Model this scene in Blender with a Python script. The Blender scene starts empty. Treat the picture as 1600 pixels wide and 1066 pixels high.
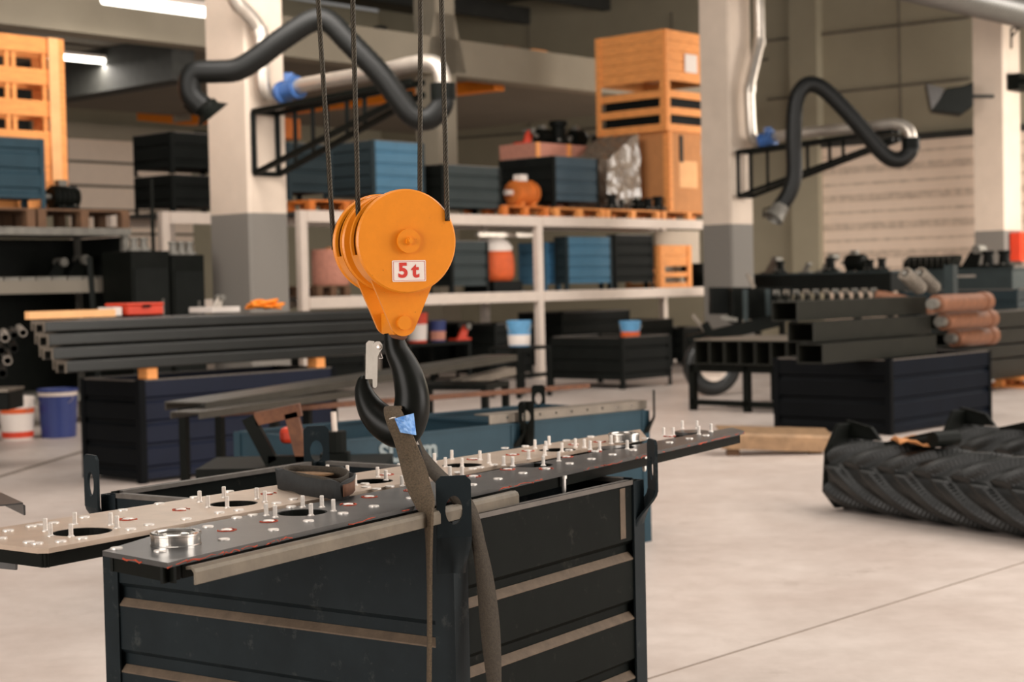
import bpy, bmesh, math, random
from mathutils import Vector as V, Matrix
sc = bpy.context.scene
C = sc.collection
R = math.radians
rnd = random.Random(7)
# ---------------------------------------------------------------- camera
H = 1.40
FPX = 2558.88
PITCH, ROLL = R(-1.95), R(1.2413)
cf = V((0, math.cos(PITCH), math.sin(PITCH)))
r0 = V((1, 0, 0)); d0 = cf.cross(r0)
cr = r0 * math.cos(ROLL) + d0 * math.sin(ROLL)
cd = d0 * math.cos(ROLL) - r0 * math.sin(ROLL)
CAM = V((0, 0, H))
cam = bpy.data.cameras.new('camera')
co = bpy.data.objects.new('camera', cam); C.objects.link(co)
m = Matrix((cr, -cd, -cf)).transposed().to_4x4(); m.translation = CAM
co.matrix_world = m
cam.sensor_width = 36; cam.lens = FPX / 1600 * 36
cam.clip_start = .05; cam.clip_end = 200
cam.dof.use_dof = True; cam.dof.focus_distance = 3.65; cam.dof.aperture_fstop = 4.6
cam.dof.aperture_blades = 9
sc.camera = co
AZ_ = 42.25
# ---------------------------------------------------------------- world, lamps, added fills, exposure
w = bpy.data.worlds.new('world'); sc.world = w; w.use_nodes = True
bg = w.node_tree.nodes['Background']
bg.inputs[0].default_value = (1.0, .96, .91, 1); bg.inputs[1].default_value = .19
def area(name, loc, size, power, col=(1, .925, .85), rot=(0, 0, 0)):
    l = bpy.data.lights.new(name, 'AREA'); l.shape = 'RECTANGLE'
    l.size, l.size_y = size; l.energy = power; l.color = col
    o = bpy.data.objects.new(name, l); C.objects.link(o); o.location = loc; o.rotation_euler = rot
    return o
def aim(name, loc, tgt, size, power, col=(1, .93, .87)):
    d = V(tgt) - V(loc); return area(name, loc, size, power, col, d.to_track_quat('-Z', 'Y').to_euler())
area('hall_and_fill_lamp', (7.5, 7, 6.2), (7, 16), 1250, rot=(0, R(12), R(10)))
area('hall_and_fill_lamp', (-1.5, 8, 6.2), (3, 14), 330)
area('hall_and_fill_lamp', (12, 24, 5.0), (6, 7), 560, rot=(0, R(8), 0))
aim('hall_and_fill_lamp', (14.5, 26, 4.4), (8.6, 34.2, .6), (5, 2), 1150)  # added fill aimed at the sectional door and end wall
aim('side_fill', (-9, -4, 2.6), (0, 16, 2.0), (9, 4.5), 1150)  # added side light from behind left, no gate stands there
aim('hall_and_fill_lamp', (-7, 10, 5.6), (0, 20, 2.4), (5, 4), 215)  # added fill for the left faces of the columns
aim('hall_and_fill_lamp', (-1.5, 15, 6.0), (3.2, 26, 4.2), (4, 3), 430)  # added fill for the rack loads and the tall crate
aim('side_fill', (15, 3, 2.6), (3, 18, 1.8), (12, 4.5), 1700)  # added side light from the right, without any opening built
area('storage_fill', (2.75, 32, 5.0), (.5, 1.8), 260)  # added light hidden behind the tall crate, lifts the storage bay
sc.view_settings.view_transform = 'Standard'; sc.view_settings.look = 'None'
sc.view_settings.gamma = 1; sc.view_settings.use_curve_mapping = False
sc.view_settings.exposure = 0.0
sc.cycles.use_denoising = True
sc.cycles.max_bounces = 6
# ---------------------------------------------------------------- pixel helpers (photo frame 1600x1066)
def ray(x, y): return cr * ((x - 800) / FPX) + cd * ((y - 533) / FPX) + cf
def onz(x, y, z):
    v = ray(x, y); return CAM + v * ((z - H) / v.z)
def aty(x, y, Y):
    v = ray(x, y); return CAM + v * (Y / v.y)
def solve_x(P, d, px):
    k = cr - cf * ((px - 800) / FPX); return -(P - CAM).dot(k) / d.dot(k)
def solve_y(P, d, py):
    k = cd - cf * ((py - 533) / FPX); return -(P - CAM).dot(k) / d.dot(k)
UP = V((0, 0, 1))
def az(a): a = R(a); return V((math.sin(a), math.cos(a), 0))
AZ = 42.25
A = az(AZ); B = az(AZ + 90)          # A runs right and away, B right and nearer
def fit(N, xl, xr, ytop, a=AZ):
    """near corner N (world): lengths along az a (to pixel xr), along az a-90 (to xl), height to ytop"""
    N = N.copy(); lx = solve_x(N, az(a), xr); ly = solve_x(N, az(a - 90), xl); h = solve_y(N, UP, ytop)
    return lx, ly, h
# ---------------------------------------------------------------- materials
def lin(c):
    c = c / 255; return c / 12.92 if c <= .04045 else ((c + .055) / 1.055) ** 2.4
def rgb(*c): return (lin(c[0]), lin(c[1]), lin(c[2]), 1)
def mat(name, col, rough=.6, metal=0, var=.25, scale=6, bump=0, col2=None, wear=0, wearcol=None, spec=.5, coord='Object', aniso=None, emit=None):
    m = bpy.data.materials.new(name); m.use_nodes = True
    nt = m.node_tree; N, L = nt.nodes, nt.links
    b = N['Principled BSDF']
    b.inputs['Roughness'].default_value = rough; b.inputs['Metallic'].default_value = metal
    b.inputs['Specular IOR Level'].default_value = spec
    tc = N.new('ShaderNodeTexCoord'); mp = N.new('ShaderNodeMapping')
    L.new(tc.outputs[coord], mp.inputs[0])
    if aniso: mp.inputs['Scale'].default_value = aniso
    n = N.new('ShaderNodeTexNoise'); n.inputs['Scale'].default_value = scale; n.inputs['Detail'].default_value = 6
    n.inputs['Roughness'].default_value = .65
    L.new(mp.outputs[0], n.inputs['Vector'])
    rp = N.new('ShaderNodeValToRGB'); rp.color_ramp.elements[0].position = .3; rp.color_ramp.elements[1].position = .7
    c1 = rgb(*col); c2 = rgb(*col2) if col2 else tuple(min(1, k * (1 + var)) for k in c1[:3]) + (1,)
    c1 = c1 if col2 else tuple(k * (1 - var) for k in c1[:3]) + (1,)
    rp.color_ramp.elements[0].color = c1; rp.color_ramp.elements[1].color = c2
    L.new(n.outputs[0], rp.inputs[0]); out = rp.outputs[0]
    if wear:
        n2 = N.new('ShaderNodeTexNoise'); n2.inputs['Scale'].default_value = scale * 2.7; n2.inputs['Detail'].default_value = 8
        n2.inputs['Roughness'].default_value = .75
        L.new(mp.outputs[0], n2.inputs['Vector'])
        r2 = N.new('ShaderNodeValToRGB'); r2.color_ramp.elements[0].position = 1 - wear - .02; r2.color_ramp.elements[1].position = 1 - wear + .06
        L.new(n2.outputs[0], r2.inputs[0])
        mx = N.new('ShaderNodeMix'); mx.data_type = 'RGBA'
        L.new(r2.outputs[0], mx.inputs[0]); L.new(out, mx.inputs[6]); mx.inputs[7].default_value = rgb(*(wearcol or (150, 135, 118)))
        out = mx.outputs[2]
    L.new(out, b.inputs['Base Color'])
    if bump:
        bp = N.new('ShaderNodeBump'); bp.inputs['Strength'].default_value = bump; bp.inputs['Distance'].default_value = .01
        L.new(n.outputs[0], bp.inputs['Height']); L.new(bp.outputs[0], b.inputs['Normal'])
    if emit: b.inputs['Emission Color'].default_value = rgb(*emit[0]); b.inputs['Emission Strength'].default_value = emit[1]
    return m
def floor_mat():
    m = bpy.data.materials.new('polished_concrete'); m.use_nodes = True
    nt = m.node_tree; N, L = nt.nodes, nt.links; b = N['Principled BSDF']
    tc = N.new('ShaderNodeTexCoord')
    def noise(s, d=8, r=.6):
        n = N.new('ShaderNodeTexNoise'); n.inputs['Scale'].default_value = s; n.inputs['Detail'].default_value = d; n.inputs['Roughness'].default_value = r
        L.new(tc.outputs['Object'], n.inputs['Vector']); return n
    a = noise(.9); c = noise(5, 10, .7); e = noise(1.7, 12, .72)
    r1 = N.new('ShaderNodeValToRGB'); r1.color_ramp.elements[0].position = .32; r1.color_ramp.elements[1].position = .66
    r1.color_ramp.elements[0].color = rgb(194, 178, 168); r1.color_ramp.elements[1].color = rgb(214, 201, 192)
    L.new(a.outputs[0], r1.inputs[0])
    r2 = N.new('ShaderNodeValToRGB'); r2.color_ramp.elements[0].position = .35; r2.color_ramp.elements[1].position = .62
    r2.color_ramp.elements[0].color = (.80, .78, .76, 1); r2.color_ramp.elements[1].color = (1, 1, 1, 1)
    L.new(c.outputs[0], r2.inputs[0])
    r3 = N.new('ShaderNodeValToRGB'); r3.color_ramp.elements[0].position = .30; r3.color_ramp.elements[1].position = .42
    r3.color_ramp.elements[0].color = (.68, .65, .62, 1); r3.color_ramp.elements[1].color = (1, 1, 1, 1)
    L.new(e.outputs[0], r3.inputs[0])
    def mul(x, y, f):
        k = N.new('ShaderNodeMix'); k.data_type = 'RGBA'; k.blend_type = 'MULTIPLY'; k.inputs[0].default_value = f
        L.new(x, k.inputs[6]); L.new(y, k.inputs[7]); return k.outputs[2]
    L.new(mul(mul(r1.outputs[0], r2.outputs[0], .7), r3.outputs[0], .8), b.inputs['Base Color'])
    b.inputs['Roughness'].default_value = .42; b.inputs['Specular IOR Level'].default_value = .35
    return m
def column_mat(name, zb, top, bot):
    m = mat(name, top, .75, var=.06, scale=3)
    nt = m.node_tree; N, L = nt.nodes, nt.links; b = N['Principled BSDF']
    src = b.inputs['Base Color'].links[0].from_socket
    g = N.new('ShaderNodeNewGeometry'); s = N.new('ShaderNodeSeparateXYZ'); L.new(g.outputs['Position'], s.inputs[0])
    ma = N.new('ShaderNodeMath'); ma.operation = 'GREATER_THAN'; ma.inputs[1].default_value = zb; L.new(s.outputs[2], ma.inputs[0])
    mx = N.new('ShaderNodeMix'); mx.data_type = 'RGBA'; L.new(ma.outputs[0], mx.inputs[0])
    mx.inputs[6].default_value = rgb(*bot); L.new(src, mx.inputs[7]); L.new(mx.outputs[2], b.inputs['Base Color'])
    return m
M = dict(
    floor=floor_mat(), joint=mat('joint', (120, 105, 92), .9),
    wall=mat('panel_wall', (150, 142, 121), .85, var=.05, scale=1.5), wall_dark=mat('panel_joint', (96, 88, 76), .9),
    door=mat('door_panel', (232, 211, 191), .6, var=.03), door_line=mat('door_rib', (204, 184, 165), .7),
    concrete=mat('painted_concrete', (150, 140, 122), .8, var=.05, scale=2), soffit=mat('soffit', (120, 112, 100), .9, var=.08, scale=1),
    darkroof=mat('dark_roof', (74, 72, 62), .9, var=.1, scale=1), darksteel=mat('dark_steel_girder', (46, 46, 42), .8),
    column=column_mat('column_paint', 2.26, (200, 183, 166), (112, 107, 100)),
    orange=mat('orange_paint', (222, 131, 20), .38, var=.05, scale=26, wear=.335, wearcol=(96, 52, 16)),
    orange_flat=mat('orange_girder', (240, 134, 18), .55, var=.06), orange_dark=mat('orange_pallet_paint', (205, 112, 40), .7),
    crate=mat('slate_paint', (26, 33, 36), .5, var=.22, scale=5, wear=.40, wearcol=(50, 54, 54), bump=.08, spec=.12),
    crate_r=mat('slate_paint_darker', (17, 20, 18), .55, var=.2, scale=6, wear=.40, wearcol=(40, 40, 36), bump=.05, spec=.06),  # crate_r: darker copy of the slate paint for the x faces
    ledge=mat('dusty_ledge', (92, 77, 62), .8, var=.25, scale=25), rust=mat('rust', (74, 46, 32), .85, var=.35, scale=18, col2=(112, 72, 48)),
    rim=mat('worn_lit_rim', (92, 86, 80), .45, var=.2, scale=20, metal=.2),  # wear, with grazing light on the rim top put into the grey
    plate=mat('mill_scale_plate', (84, 83, 82), .33, metal=.55, var=.18, scale=9, bump=.02),
    plate_sheen=mat('sheen_toned_plate', (186, 166, 148), .34, metal=.3, var=.12, scale=9),  # beige is the hall's grazing reflection put into the base colour
    dirty=mat('dirty_bent_steel', (104, 95, 82), .45, metal=.35, var=.25, scale=12, wear=.3, wearcol=(150, 134, 108)),
    seal=mat('red_sealant', (128, 44, 26), .75, scale=90, col2=(190, 74, 40)), stud=mat('zinc_stud', (222, 214, 206), .35, metal=.4, var=.1, scale=200),
    ring=mat('turned_steel', (200, 196, 190), .2, metal=.95, var=.08, scale=40), zinc=mat('galvanised', (196, 186, 174), .34, metal=.7, var=.12, scale=9),
    latch=mat('latch_steel', (150, 143, 134), .5, metal=.5, var=.1, scale=30),
    hook=mat('black_forged', (17, 18, 15), .34, var=.25, scale=14, spec=.14), black=mat('black_paint', (15, 17, 14), .5, var=.25, scale=8, spec=.08),
    blackrub=mat('black_rubber', (21, 22, 20), .42, var=.25, scale=14, bump=.04, spec=.5), hose=mat('hose_rubber', (13, 14, 12), .5, var=.12, scale=20, spec=.3),
    rope=mat('oily_wire', (60, 54, 44), .38, metal=.65, var=.4, scale=120), void=mat('dark_sheave', (22, 21, 20), .7),
    web=mat('brown_webbing', (86, 72, 55), .9, var=.45, scale=260, bump=.5), webdark=mat('dark_webbing', (58, 50, 40), .92, var=.3, scale=160, bump=.4),
    webblack=mat('black_webbing', (34, 34, 33), .8, var=.3, scale=60), tape=mat('blue_tape', (52, 120, 200), .4, scale=30, var=.3, col2=(150, 192, 236)),
    blue=mat('blue_tape2', (60, 112, 180), .5), navy=mat('navy_paint', (14, 19, 27), .5, var=.18, scale=3, wear=.3, wearcol=(40, 44, 54), spec=.08), navyleft=mat('navy_blue_paint', (17, 23, 40), .5, var=.18, scale=3, wear=.32, wearcol=(48, 54, 68), spec=.2),
    navy_shaded=mat('navy_shaded_paint', (9, 11, 13), .55, var=.2, scale=3, spec=.08),  # navy darkened for the shaded side faces of the navy crates
    teal=mat('teal_paint', (38, 60, 70), .5, var=.15, scale=4, wear=.3, wearcol=(62, 76, 78), spec=.2), tealdark=mat('dark_teal_and_shaded_blue', (30, 42, 46), .55, var=.15, scale=3, spec=.2),  # dark teal also serves as the shaded sides of blue bins
    bin_blue=mat('mid_blue_paint', (72, 112, 136), .5, var=.1, scale=4, spec=.2), bin_grey=mat('grey_green_paint', (48, 56, 56), .55, var=.12, scale=4, spec=.2),
    bin_dark=mat('charcoal_paint', (21, 23, 21), .55, var=.2, scale=4, spec=.08), bin_slate=mat('slate_blue_paint', (62, 78, 88), .5, var=.12, scale=4, spec=.2),
    wood=mat('pine_board', (238, 156, 86), .7, var=.2, scale=5, aniso=(1, 1, 7)), woodlight=mat('light_pine', (240, 180, 122), .7, var=.1, scale=5),
    wooddark=mat('weathered_board', (96, 68, 46), .8, var=.25, scale=6), card=mat('brown_board', (196, 134, 82), .8, var=.1),
    film=mat('dusty_film', (122, 108, 94), .3, var=.3, scale=7), white=mat('white_coat', (226, 214, 204), .5, var=.03),
    red=mat('red_coat', (206, 58, 26), .5, var=.1), redtext=mat('sign_red', (196, 48, 34), .6, var=.04), orangebag=mat('orange_sack', (214, 92, 40), .7, var=.15, scale=10),
    bluebucket=mat('blue_bucket', (38, 52, 108), .45, var=.08), skyblue=mat('sky_blue_coat', (92, 150, 190), .5), damper=mat('blue_damper', (52, 88, 142), .45),
    rail=mat('black_rail', (27, 28, 25), .33, var=.2, scale=4, spec=.6, metal=.35), railend=mat('cut_steel', (120, 110, 98), .5, metal=.4), tube=mat('oiled_tube', (33, 33, 28), .42, var=.15, scale=6, spec=.2),
    copper=mat('rusty_roller', (118, 76, 52), .6, var=.25, scale=16), greymetal=mat('grey_casting', (112, 108, 100), .5, metal=.3, var=.3, scale=10),
    rackpaint=mat('rack_paint', (214, 198, 184), .6, var=.05), lampglow=mat('tube_lamp', (255, 250, 240), .5, emit=((255, 250, 238), 5)),
    spot=mat('spot_lamp', (220, 240, 240), .5, emit=((210, 244, 240), 2.2)), pink=mat('pink_rag', (188, 128, 108), .9, var=.2, scale=20),
    pale=mat('pale_board', (190, 176, 158), .8, var=.05),
    webtan=mat('worn_webbing', (122, 92, 62), .9, var=.3, scale=80, bump=.3),
    bentsheet=mat('brown_sheet', (146, 116, 86), .5, metal=.2, var=.3, scale=8),
    chanplate=mat('grey_mill_plate', (66, 62, 55), .38, metal=.4, var=.2, scale=6), duct=mat('duct_sheet', (92, 92, 90), .38, metal=.6, var=.08),
    text=mat('stencil_paint', (132, 142, 142), .7, var=.2, scale=30), glass=mat('lamp_glass', (50, 46, 42), .25, spec=.4, var=.2, scale=14),
)
# ---------------------------------------------------------------- mesh helpers
class MB:
    def __init__(s): s.bm = bmesh.new()
    def face(s, vs, smooth=False):
        try: f = s.bm.faces.new(vs); f.smooth = smooth; return f
        except ValueError: return None
    def box(s, lo, hi, mx=None):
        P = [V((x, y, z)) for z in (lo[2], hi[2]) for y in (lo[1], hi[1]) for x in (lo[0], hi[0])]
        if mx: P = [mx @ p for p in P]
        v = [s.bm.verts.new(p) for p in P]
        for q in ((0, 2, 3, 1), (4, 5, 7, 6), (0, 1, 5, 4), (2, 6, 7, 3), (0, 4, 6, 2), (1, 3, 7, 5)): s.face([v[i] for i in q])
        return s
    def bar(s, p, q, wd, ht, up=UP):
        """rectangular bar from p to q"""
        p, q = V(p), V(q); d = (q - p); L = d.length; d.normalize()
        u = up if abs(d.dot(up)) < .98 else V((1, 0, 0))
        sd = d.cross(u).normalized(); u = sd.cross(d).normalized()
        mx = Matrix((d, -sd, u)).transposed().to_4x4(); mx.translation = p
        return s.box((0, -wd / 2, -ht / 2), (L, wd / 2, ht / 2), mx)
    def prism(s, poly, vec, cap=True):
        vec = V(vec); a = [s.bm.verts.new(V(p)) for p in poly]; b = [s.bm.verts.new(V(p) + vec) for p in poly]; n = len(a)
        for i in range(n): s.face([a[i], a[(i + 1) % n], b[(i + 1) % n], b[i]])
        if cap: s.face(a[::-1]); s.face(b)
        return s
    def tube(s, pts, rad, seg=12, closed=False, caps=True, flat=None, smooth=True, nrm=None):
        pts = [V(p) for p in pts]; n = len(pts)
        rr = rad if hasattr(rad, '__len__') else [rad] * n
        ff = flat if hasattr(flat, '__len__') else [flat or 1.] * n
        rings = []; u = None
        for i, p in enumerate(pts):
            if closed: t = pts[(i + 1) % n] - pts[i - 1]
            else: t = pts[min(i + 1, n - 1)] - pts[max(i - 1, 0)]
            if t.length < 1e-9: t = V((0, 0, 1))
            t.normalize()
            if nrm is not None: u = (V(nrm) - t * t.dot(V(nrm))).normalized()
            elif u is None:
                a = V((0, 0, 1)) if abs(t.z) < .9 else V((1, 0, 0)); u = (a - t * a.dot(t)).normalized()
            else: u = (u - t * u.dot(t)).normalized()
            b = t.cross(u)
            rings.append([s.bm.verts.new(p + (u * math.cos(k * 2 * math.pi / seg) * ff[i] + b * math.sin(k * 2 * math.pi / seg)) * rr[i]) for k in range(seg)])
        for i in range(n if closed else n - 1):
            q = rings[(i + 1) % n]
            for k in range(seg): s.face([rings[i][k], rings[i][(k + 1) % seg], q[(k + 1) % seg], q[k]], smooth)
        if caps and not closed: s.face(rings[0][::-1]); s.face(rings[-1])
        return s
    def lathe(s, prof, o=(0, 0, 0), ax=UP, seg=24, smooth=False):
        """prof: (r, h) along ax"""
        o = V(o); ax = V(ax).normalized(); a = V((0, 0, 1)) if abs(ax.z) < .9 else V((1, 0, 0))
        u = (a - ax * a.dot(ax)).normalized(); b = ax.cross(u); rings = []
        for r, h in prof:
            if r < 1e-6: rings.append([s.bm.verts.new(o + ax * h)])
            else: rings.append([s.bm.verts.new(o + ax * h + (u * math.cos(k * 2 * math.pi / seg) + b * math.sin(k * 2 * math.pi / seg)) * r) for k in range(seg)])
        for p, q in zip(rings, rings[1:]):
            if len(p) == 1 and len(q) == 1: continue
            for k in range(seg):
                j = (k + 1) % seg
                if len(p) == 1: s.face([p[0], q[j], q[k]], smooth)
                elif len(q) == 1: s.face([p[k], p[j], q[0]], smooth)
                else: s.face([p[k], p[j], q[j], q[k]], smooth)
        return s
    def cyl(s, p, q, r, seg=16, smooth=True):
        p, q = V(p), V(q); L = (q - p).length
        s.lathe([(0, 0), (r, 0)], p, q - p, seg); s.lathe([(r, 0), (r, L)], p, q - p, seg, smooth); s.lathe([(r, L), (0, L)], p, q - p, seg)
        return s
    def ribbon(s, pts, dirs, wid, th, closed=False):
        """flat band: pts centre line, dirs width direction, th thickness"""
        pts = [V(p) for p in pts]; n = len(pts); ww = wid if hasattr(wid, '__len__') else [wid] * n; rings = []
        for i, p in enumerate(pts):
            t = (pts[(i + 1) % n] - pts[i - 1]) if closed else (pts[min(i + 1, n - 1)] - pts[max(i - 1, 0)])
            t.normalize(); d = V(dirs[i] if hasattr(dirs, '__len__') and not isinstance(dirs, V) else dirs); d = (d - t * d.dot(t)).normalized(); k = t.cross(d).normalized() * th / 2
            h = d * ww[i] / 2
            rings.append([s.bm.verts.new(q) for q in (p - h - k, p + h - k, p + h + k, p - h + k)])
        for i in range(n if closed else n - 1):
            q = rings[(i + 1) % n]
            for j in range(4): s.face([rings[i][j], rings[i][(j + 1) % 4], q[(j + 1) % 4], q[j]], j in (0, 2))
        if not closed: s.face(rings[0][::-1]); s.face(rings[-1])
        return s
    def blob(s, o, r, sub=2, jit=.15, sq=(1, 1, 1), rng=rnd):
        t = bmesh.new(); bmesh.ops.create_icosphere(t, subdivisions=sub, radius=1)
        ix = {}
        for v in t.verts:
            k = 1 + (rng.random() - .5) * 2 * jit
            ix[v] = s.bm.verts.new(V(o) + V((v.co.x * sq[0], v.co.y * sq[1], v.co.z * sq[2])) * r * k)
        for f in t.faces: s.face([ix[v] for v in f.verts], True)
        t.free(); return s
    def add(s, me, mx=None):
        t = bmesh.new(); t.from_mesh(me)
        if mx: t.transform(mx)
        ix = {v: s.bm.verts.new(v.co) for v in t.verts}
        for f in t.faces: s.face([ix[v] for v in f.verts])
        t.free(); return s
    def build(s, name, material, parent=None, label=None, bevel=0, loc=None, world=False):
        if world and parent:
            mx = Matrix.Identity(4); q = parent
            while q: mx = Matrix.Translation(q.location) @ q.rotation_euler.to_matrix().to_4x4() @ mx; q = q.parent
            s.bm.transform(mx.inverted())
        bmesh.ops.recalc_face_normals(s.bm, faces=s.bm.faces)
        me = bpy.data.meshes.new(name); s.bm.to_mesh(me); s.bm.free()
        for mm in (material if isinstance(material, (list, tuple)) else [material]): me.materials.append(mm)
        o = bpy.data.objects.new(name, me); C.objects.link(o)
        if parent: o.parent = parent
        if loc is not None: o.location = loc
        if label: o['label'] = label
        if bevel:
            b = o.modifiers.new('bevel', 'BEVEL'); b.width = bevel; b.segments = 2; b.limit_method = 'ANGLE'; b.angle_limit = R(40)
        return o
def flat_shape(loops, th, bev=0):
    """filled 2D outline with holes, extruded; returns a mesh in its own XY plane, centred on z=0"""
    cu = bpy.data.curves.new('tmp', 'CURVE'); cu.dimensions = '2D'; cu.fill_mode = 'BOTH'; cu.extrude = th / 2
    for lp in loops:
        sp = cu.splines.new('POLY'); sp.points.add(len(lp) - 1); sp.use_cyclic_u = True
        for i, p in enumerate(lp): sp.points[i].co = (p[0], p[1], 0, 1)
    o = bpy.data.objects.new('tmp', cu); C.objects.link(o)
    dg = bpy.context.evaluated_depsgraph_get(); me = bpy.data.meshes.new_from_object(o.evaluated_get(dg))
    bpy.data.objects.remove(o); bpy.data.curves.remove(cu); return me
def text_mesh(body, size, th=.001, sx=1):
    cu = bpy.data.curves.new('tmp', 'FONT'); cu.body = body; cu.size = size; cu.extrude = th; cu.align_x = 'CENTER'; cu.align_y = 'CENTER'; cu.offset = size * .035
    o = bpy.data.objects.new('tmp', cu); C.objects.link(o)
    dg = bpy.context.evaluated_depsgraph_get(); me = bpy.data.meshes.new_from_object(o.evaluated_get(dg))
    bpy.data.objects.remove(o); bpy.data.curves.remove(cu); return me
def circ(cx, cy, r, n=32, ry=None): return [(cx + r * math.cos(2 * math.pi * i / n), cy + (ry or r) * math.sin(2 * math.pi * i / n)) for i in range(n)]
def smooth_path(P, n=8):
    P = [V(p) for p in P]; Q = [P[0]] + P + [P[-1]]; out = []
    for i in range(1, len(Q) - 2):
        a, b, c, d = Q[i - 1:i + 3]
        for k in range(n):
            t = k / n; out.append(.5 * ((2 * b) + (c - a) * t + (2 * a - 5 * b + 4 * c - d) * t * t + (3 * b - a - 3 * c + d) * t ** 3))
    return out + [P[-1]]
def smooth_vals(W, n=8): return [p.x for p in smooth_path([V((k, 0, 0)) for k in W], n)]
def tag(o, label, cat, group=None, kind=None):
    o['label'] = label; o['category'] = cat
    if group: o['group'] = group
    if kind: o['kind'] = kind
    return o
def thing(name, label, cat, loc, a=None, group=None):
    o = bpy.data.objects.new(name, None); C.objects.link(o); o.location = loc; o.empty_display_size = .1
    if a is not None: o.rotation_euler = (0, 0, R(90 - a))
    return tag(o, label, cat, group)
def dup(root, loc, label=None, group=None, rot=None):
    r = root.copy(); C.objects.link(r); r.location = loc
    if rot is not None: r.rotation_euler = (0, 0, rot)
    if label: r['label'] = label
    if group: r['group'] = group
    for ch in list(root.children):
        c = ch.copy(); C.objects.link(c); c.parent = r
        for g in list(ch.children):
            d = g.copy(); C.objects.link(d); d.parent = c
    return r
def struct(name, mb, m, label, cat, **k): return tag(mb.build(name, m, **k), label, cat, kind='structure')
bpy.context.view_layer.update()
# ================================================================ SETTING
fl = MB(); fl.box((-30, -8, -.2), (40, 60, 0)); struct('floor', fl, M['floor'], 'pale beige polished concrete floor of the hall', 'floor')
def joint(n, p, q, wd, label):
    p, q = onz(*p, .001), onz(*q, .001); d = (q - p).normalized()
    struct(n, MB().bar(p - d * 3, q + d * 6, wd, .003), M['joint'], label, 'floor joint')
joint('trim_1', (1010, 1062), (1600, 879), .006, 'thin saw-cut joint running across the floor at right')
joint('trim_2', (0, 745), (128, 706), .05, 'dark floor line left of the navy steel crate')
# wall across the end of the hall (along B), wall behind the storage (along A)
W0 = aty(1523, 330, 33.6); W0.z = 0
def wall_pt(px, base=W0, d=B): return base + d * solve_x(base + UP * 2.6, d, px)
wl, wr = wall_pt(600), wall_pt(1523) + B * 16
ang = AZ + 90
def wallbox(n, p, q, z0, z1, th, m, label, cat, back):
    mb = MB(); a, b = V(p), V(q); k = back.normalized() * th
    mb.prism([a + UP * z0, b + UP * z0, b + UP * z1, a + UP * z1], k); return struct(n, mb, m, label, cat)
wallbox('wall_right', wl, wr, 0, 11, .3, M['wall'], 'panelled grey-beige end wall behind the sectional door', 'wall', A)
C0 = wl.copy()                                  # corner of the two walls
wallbox('wall_back', C0 + A * .3, C0 - A * 22, 0, 9, .3, M['wall'], 'long wall behind the storage racks', 'wall', -B)
def proud(px, py, base, d, off):                # point on a wall plane at a pixel
    nrm = UP.cross(d).normalized(); v = ray(px, py); t = (base - CAM).dot(nrm) / v.dot(nrm); return CAM + v * t + off
off = -A * .02
sm = MB()
for pts in (((1200, 64), (1516, 27)), ((1200, 156), (1516, 123)), ((1180, 95), (1200, 93))):
    sm.bar(proud(*pts[0], W0, B, off), proud(*pts[1], W0, B, off), .03, .05)
sm.bar(proud(1404, -30, W0, B, off), proud(1408, 190, W0, B, off), .05, .03)
for px in (826, 1050): sm.bar(proud(px, 20, W0, B, off), proud(px + 3, 330, W0, B, off), .05, .03)
for y in (205, 140): sm.bar(proud(650, y + 16, W0, B, off), proud(1140, y - 20, W0, B, off), .03, .05)
struct('trim_3', sm, M['wall_dark'], 'dark joints between the end wall panels', 'panel joint')
pl = MB(); a, b = wall_pt(1247), wall_pt(1289); pl.prism([a, b, b - A * .25, a - A * .25], UP * 11)
struct('trim_4', pl, M['wall'], 'flat pilaster on the end wall beside the sectional door', 'pilaster')
# sectional door
dl, dr = wall_pt(1258), wall_pt(1523) + B * 1.2
zt = solve_y(W0, UP, 212) + 0
dt = thing('door_1', 'large pale ribbed sectional door in the end wall', 'door', dl - A * .04); dt['kind'] = 'structure'
mb = MB(); L = (dr - dl).length; px0 = -A * .06
npan = 7; ph = zt / npan
for i in range(npan):
    z = i * ph; mb.prism([dl + UP * z - A * .04, dr + UP * z - A * .04, dr + UP * (z + ph - .003) - A * .04, dl + UP * (z + ph - .003) - A * .04], -A * .04)
mb.build('door_panel', M['door'], dt, world=True)
mb = MB()
for i in range(npan):
    for k in ((0, .26 * ph), (.58, .10 * ph)):
        z = (i + k[0]) * ph; mb.prism([dl + UP * z - A * .0795, dr + UP * z - A * .0795, dr + UP * (z + k[1]) - A * .0795, dl + UP * (z + k[1]) - A * .0795], -A * .008)
mb.build('rib', M['door_line'], dt, world=True)
mb = MB(); mb.prism([dl - B * .12 - A * .04, dl + B * .02 - A * .04, dl + B * .02 - A * .16, dl - B * .12 - A * .16], UP * (zt * .74)); mb.build('track', M['darksteel'], dt, world=True, label='dark steel door track')
mb = MB(); q = UP * zt; mb.prism([dl + q - A * .04, dr + q - A * .04, dr + q - A * .14, dl + q - A * .14], UP * .14); mb.build('lintel', M['darksteel'], dt, world=True, label='dark strip over the door')
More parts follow.
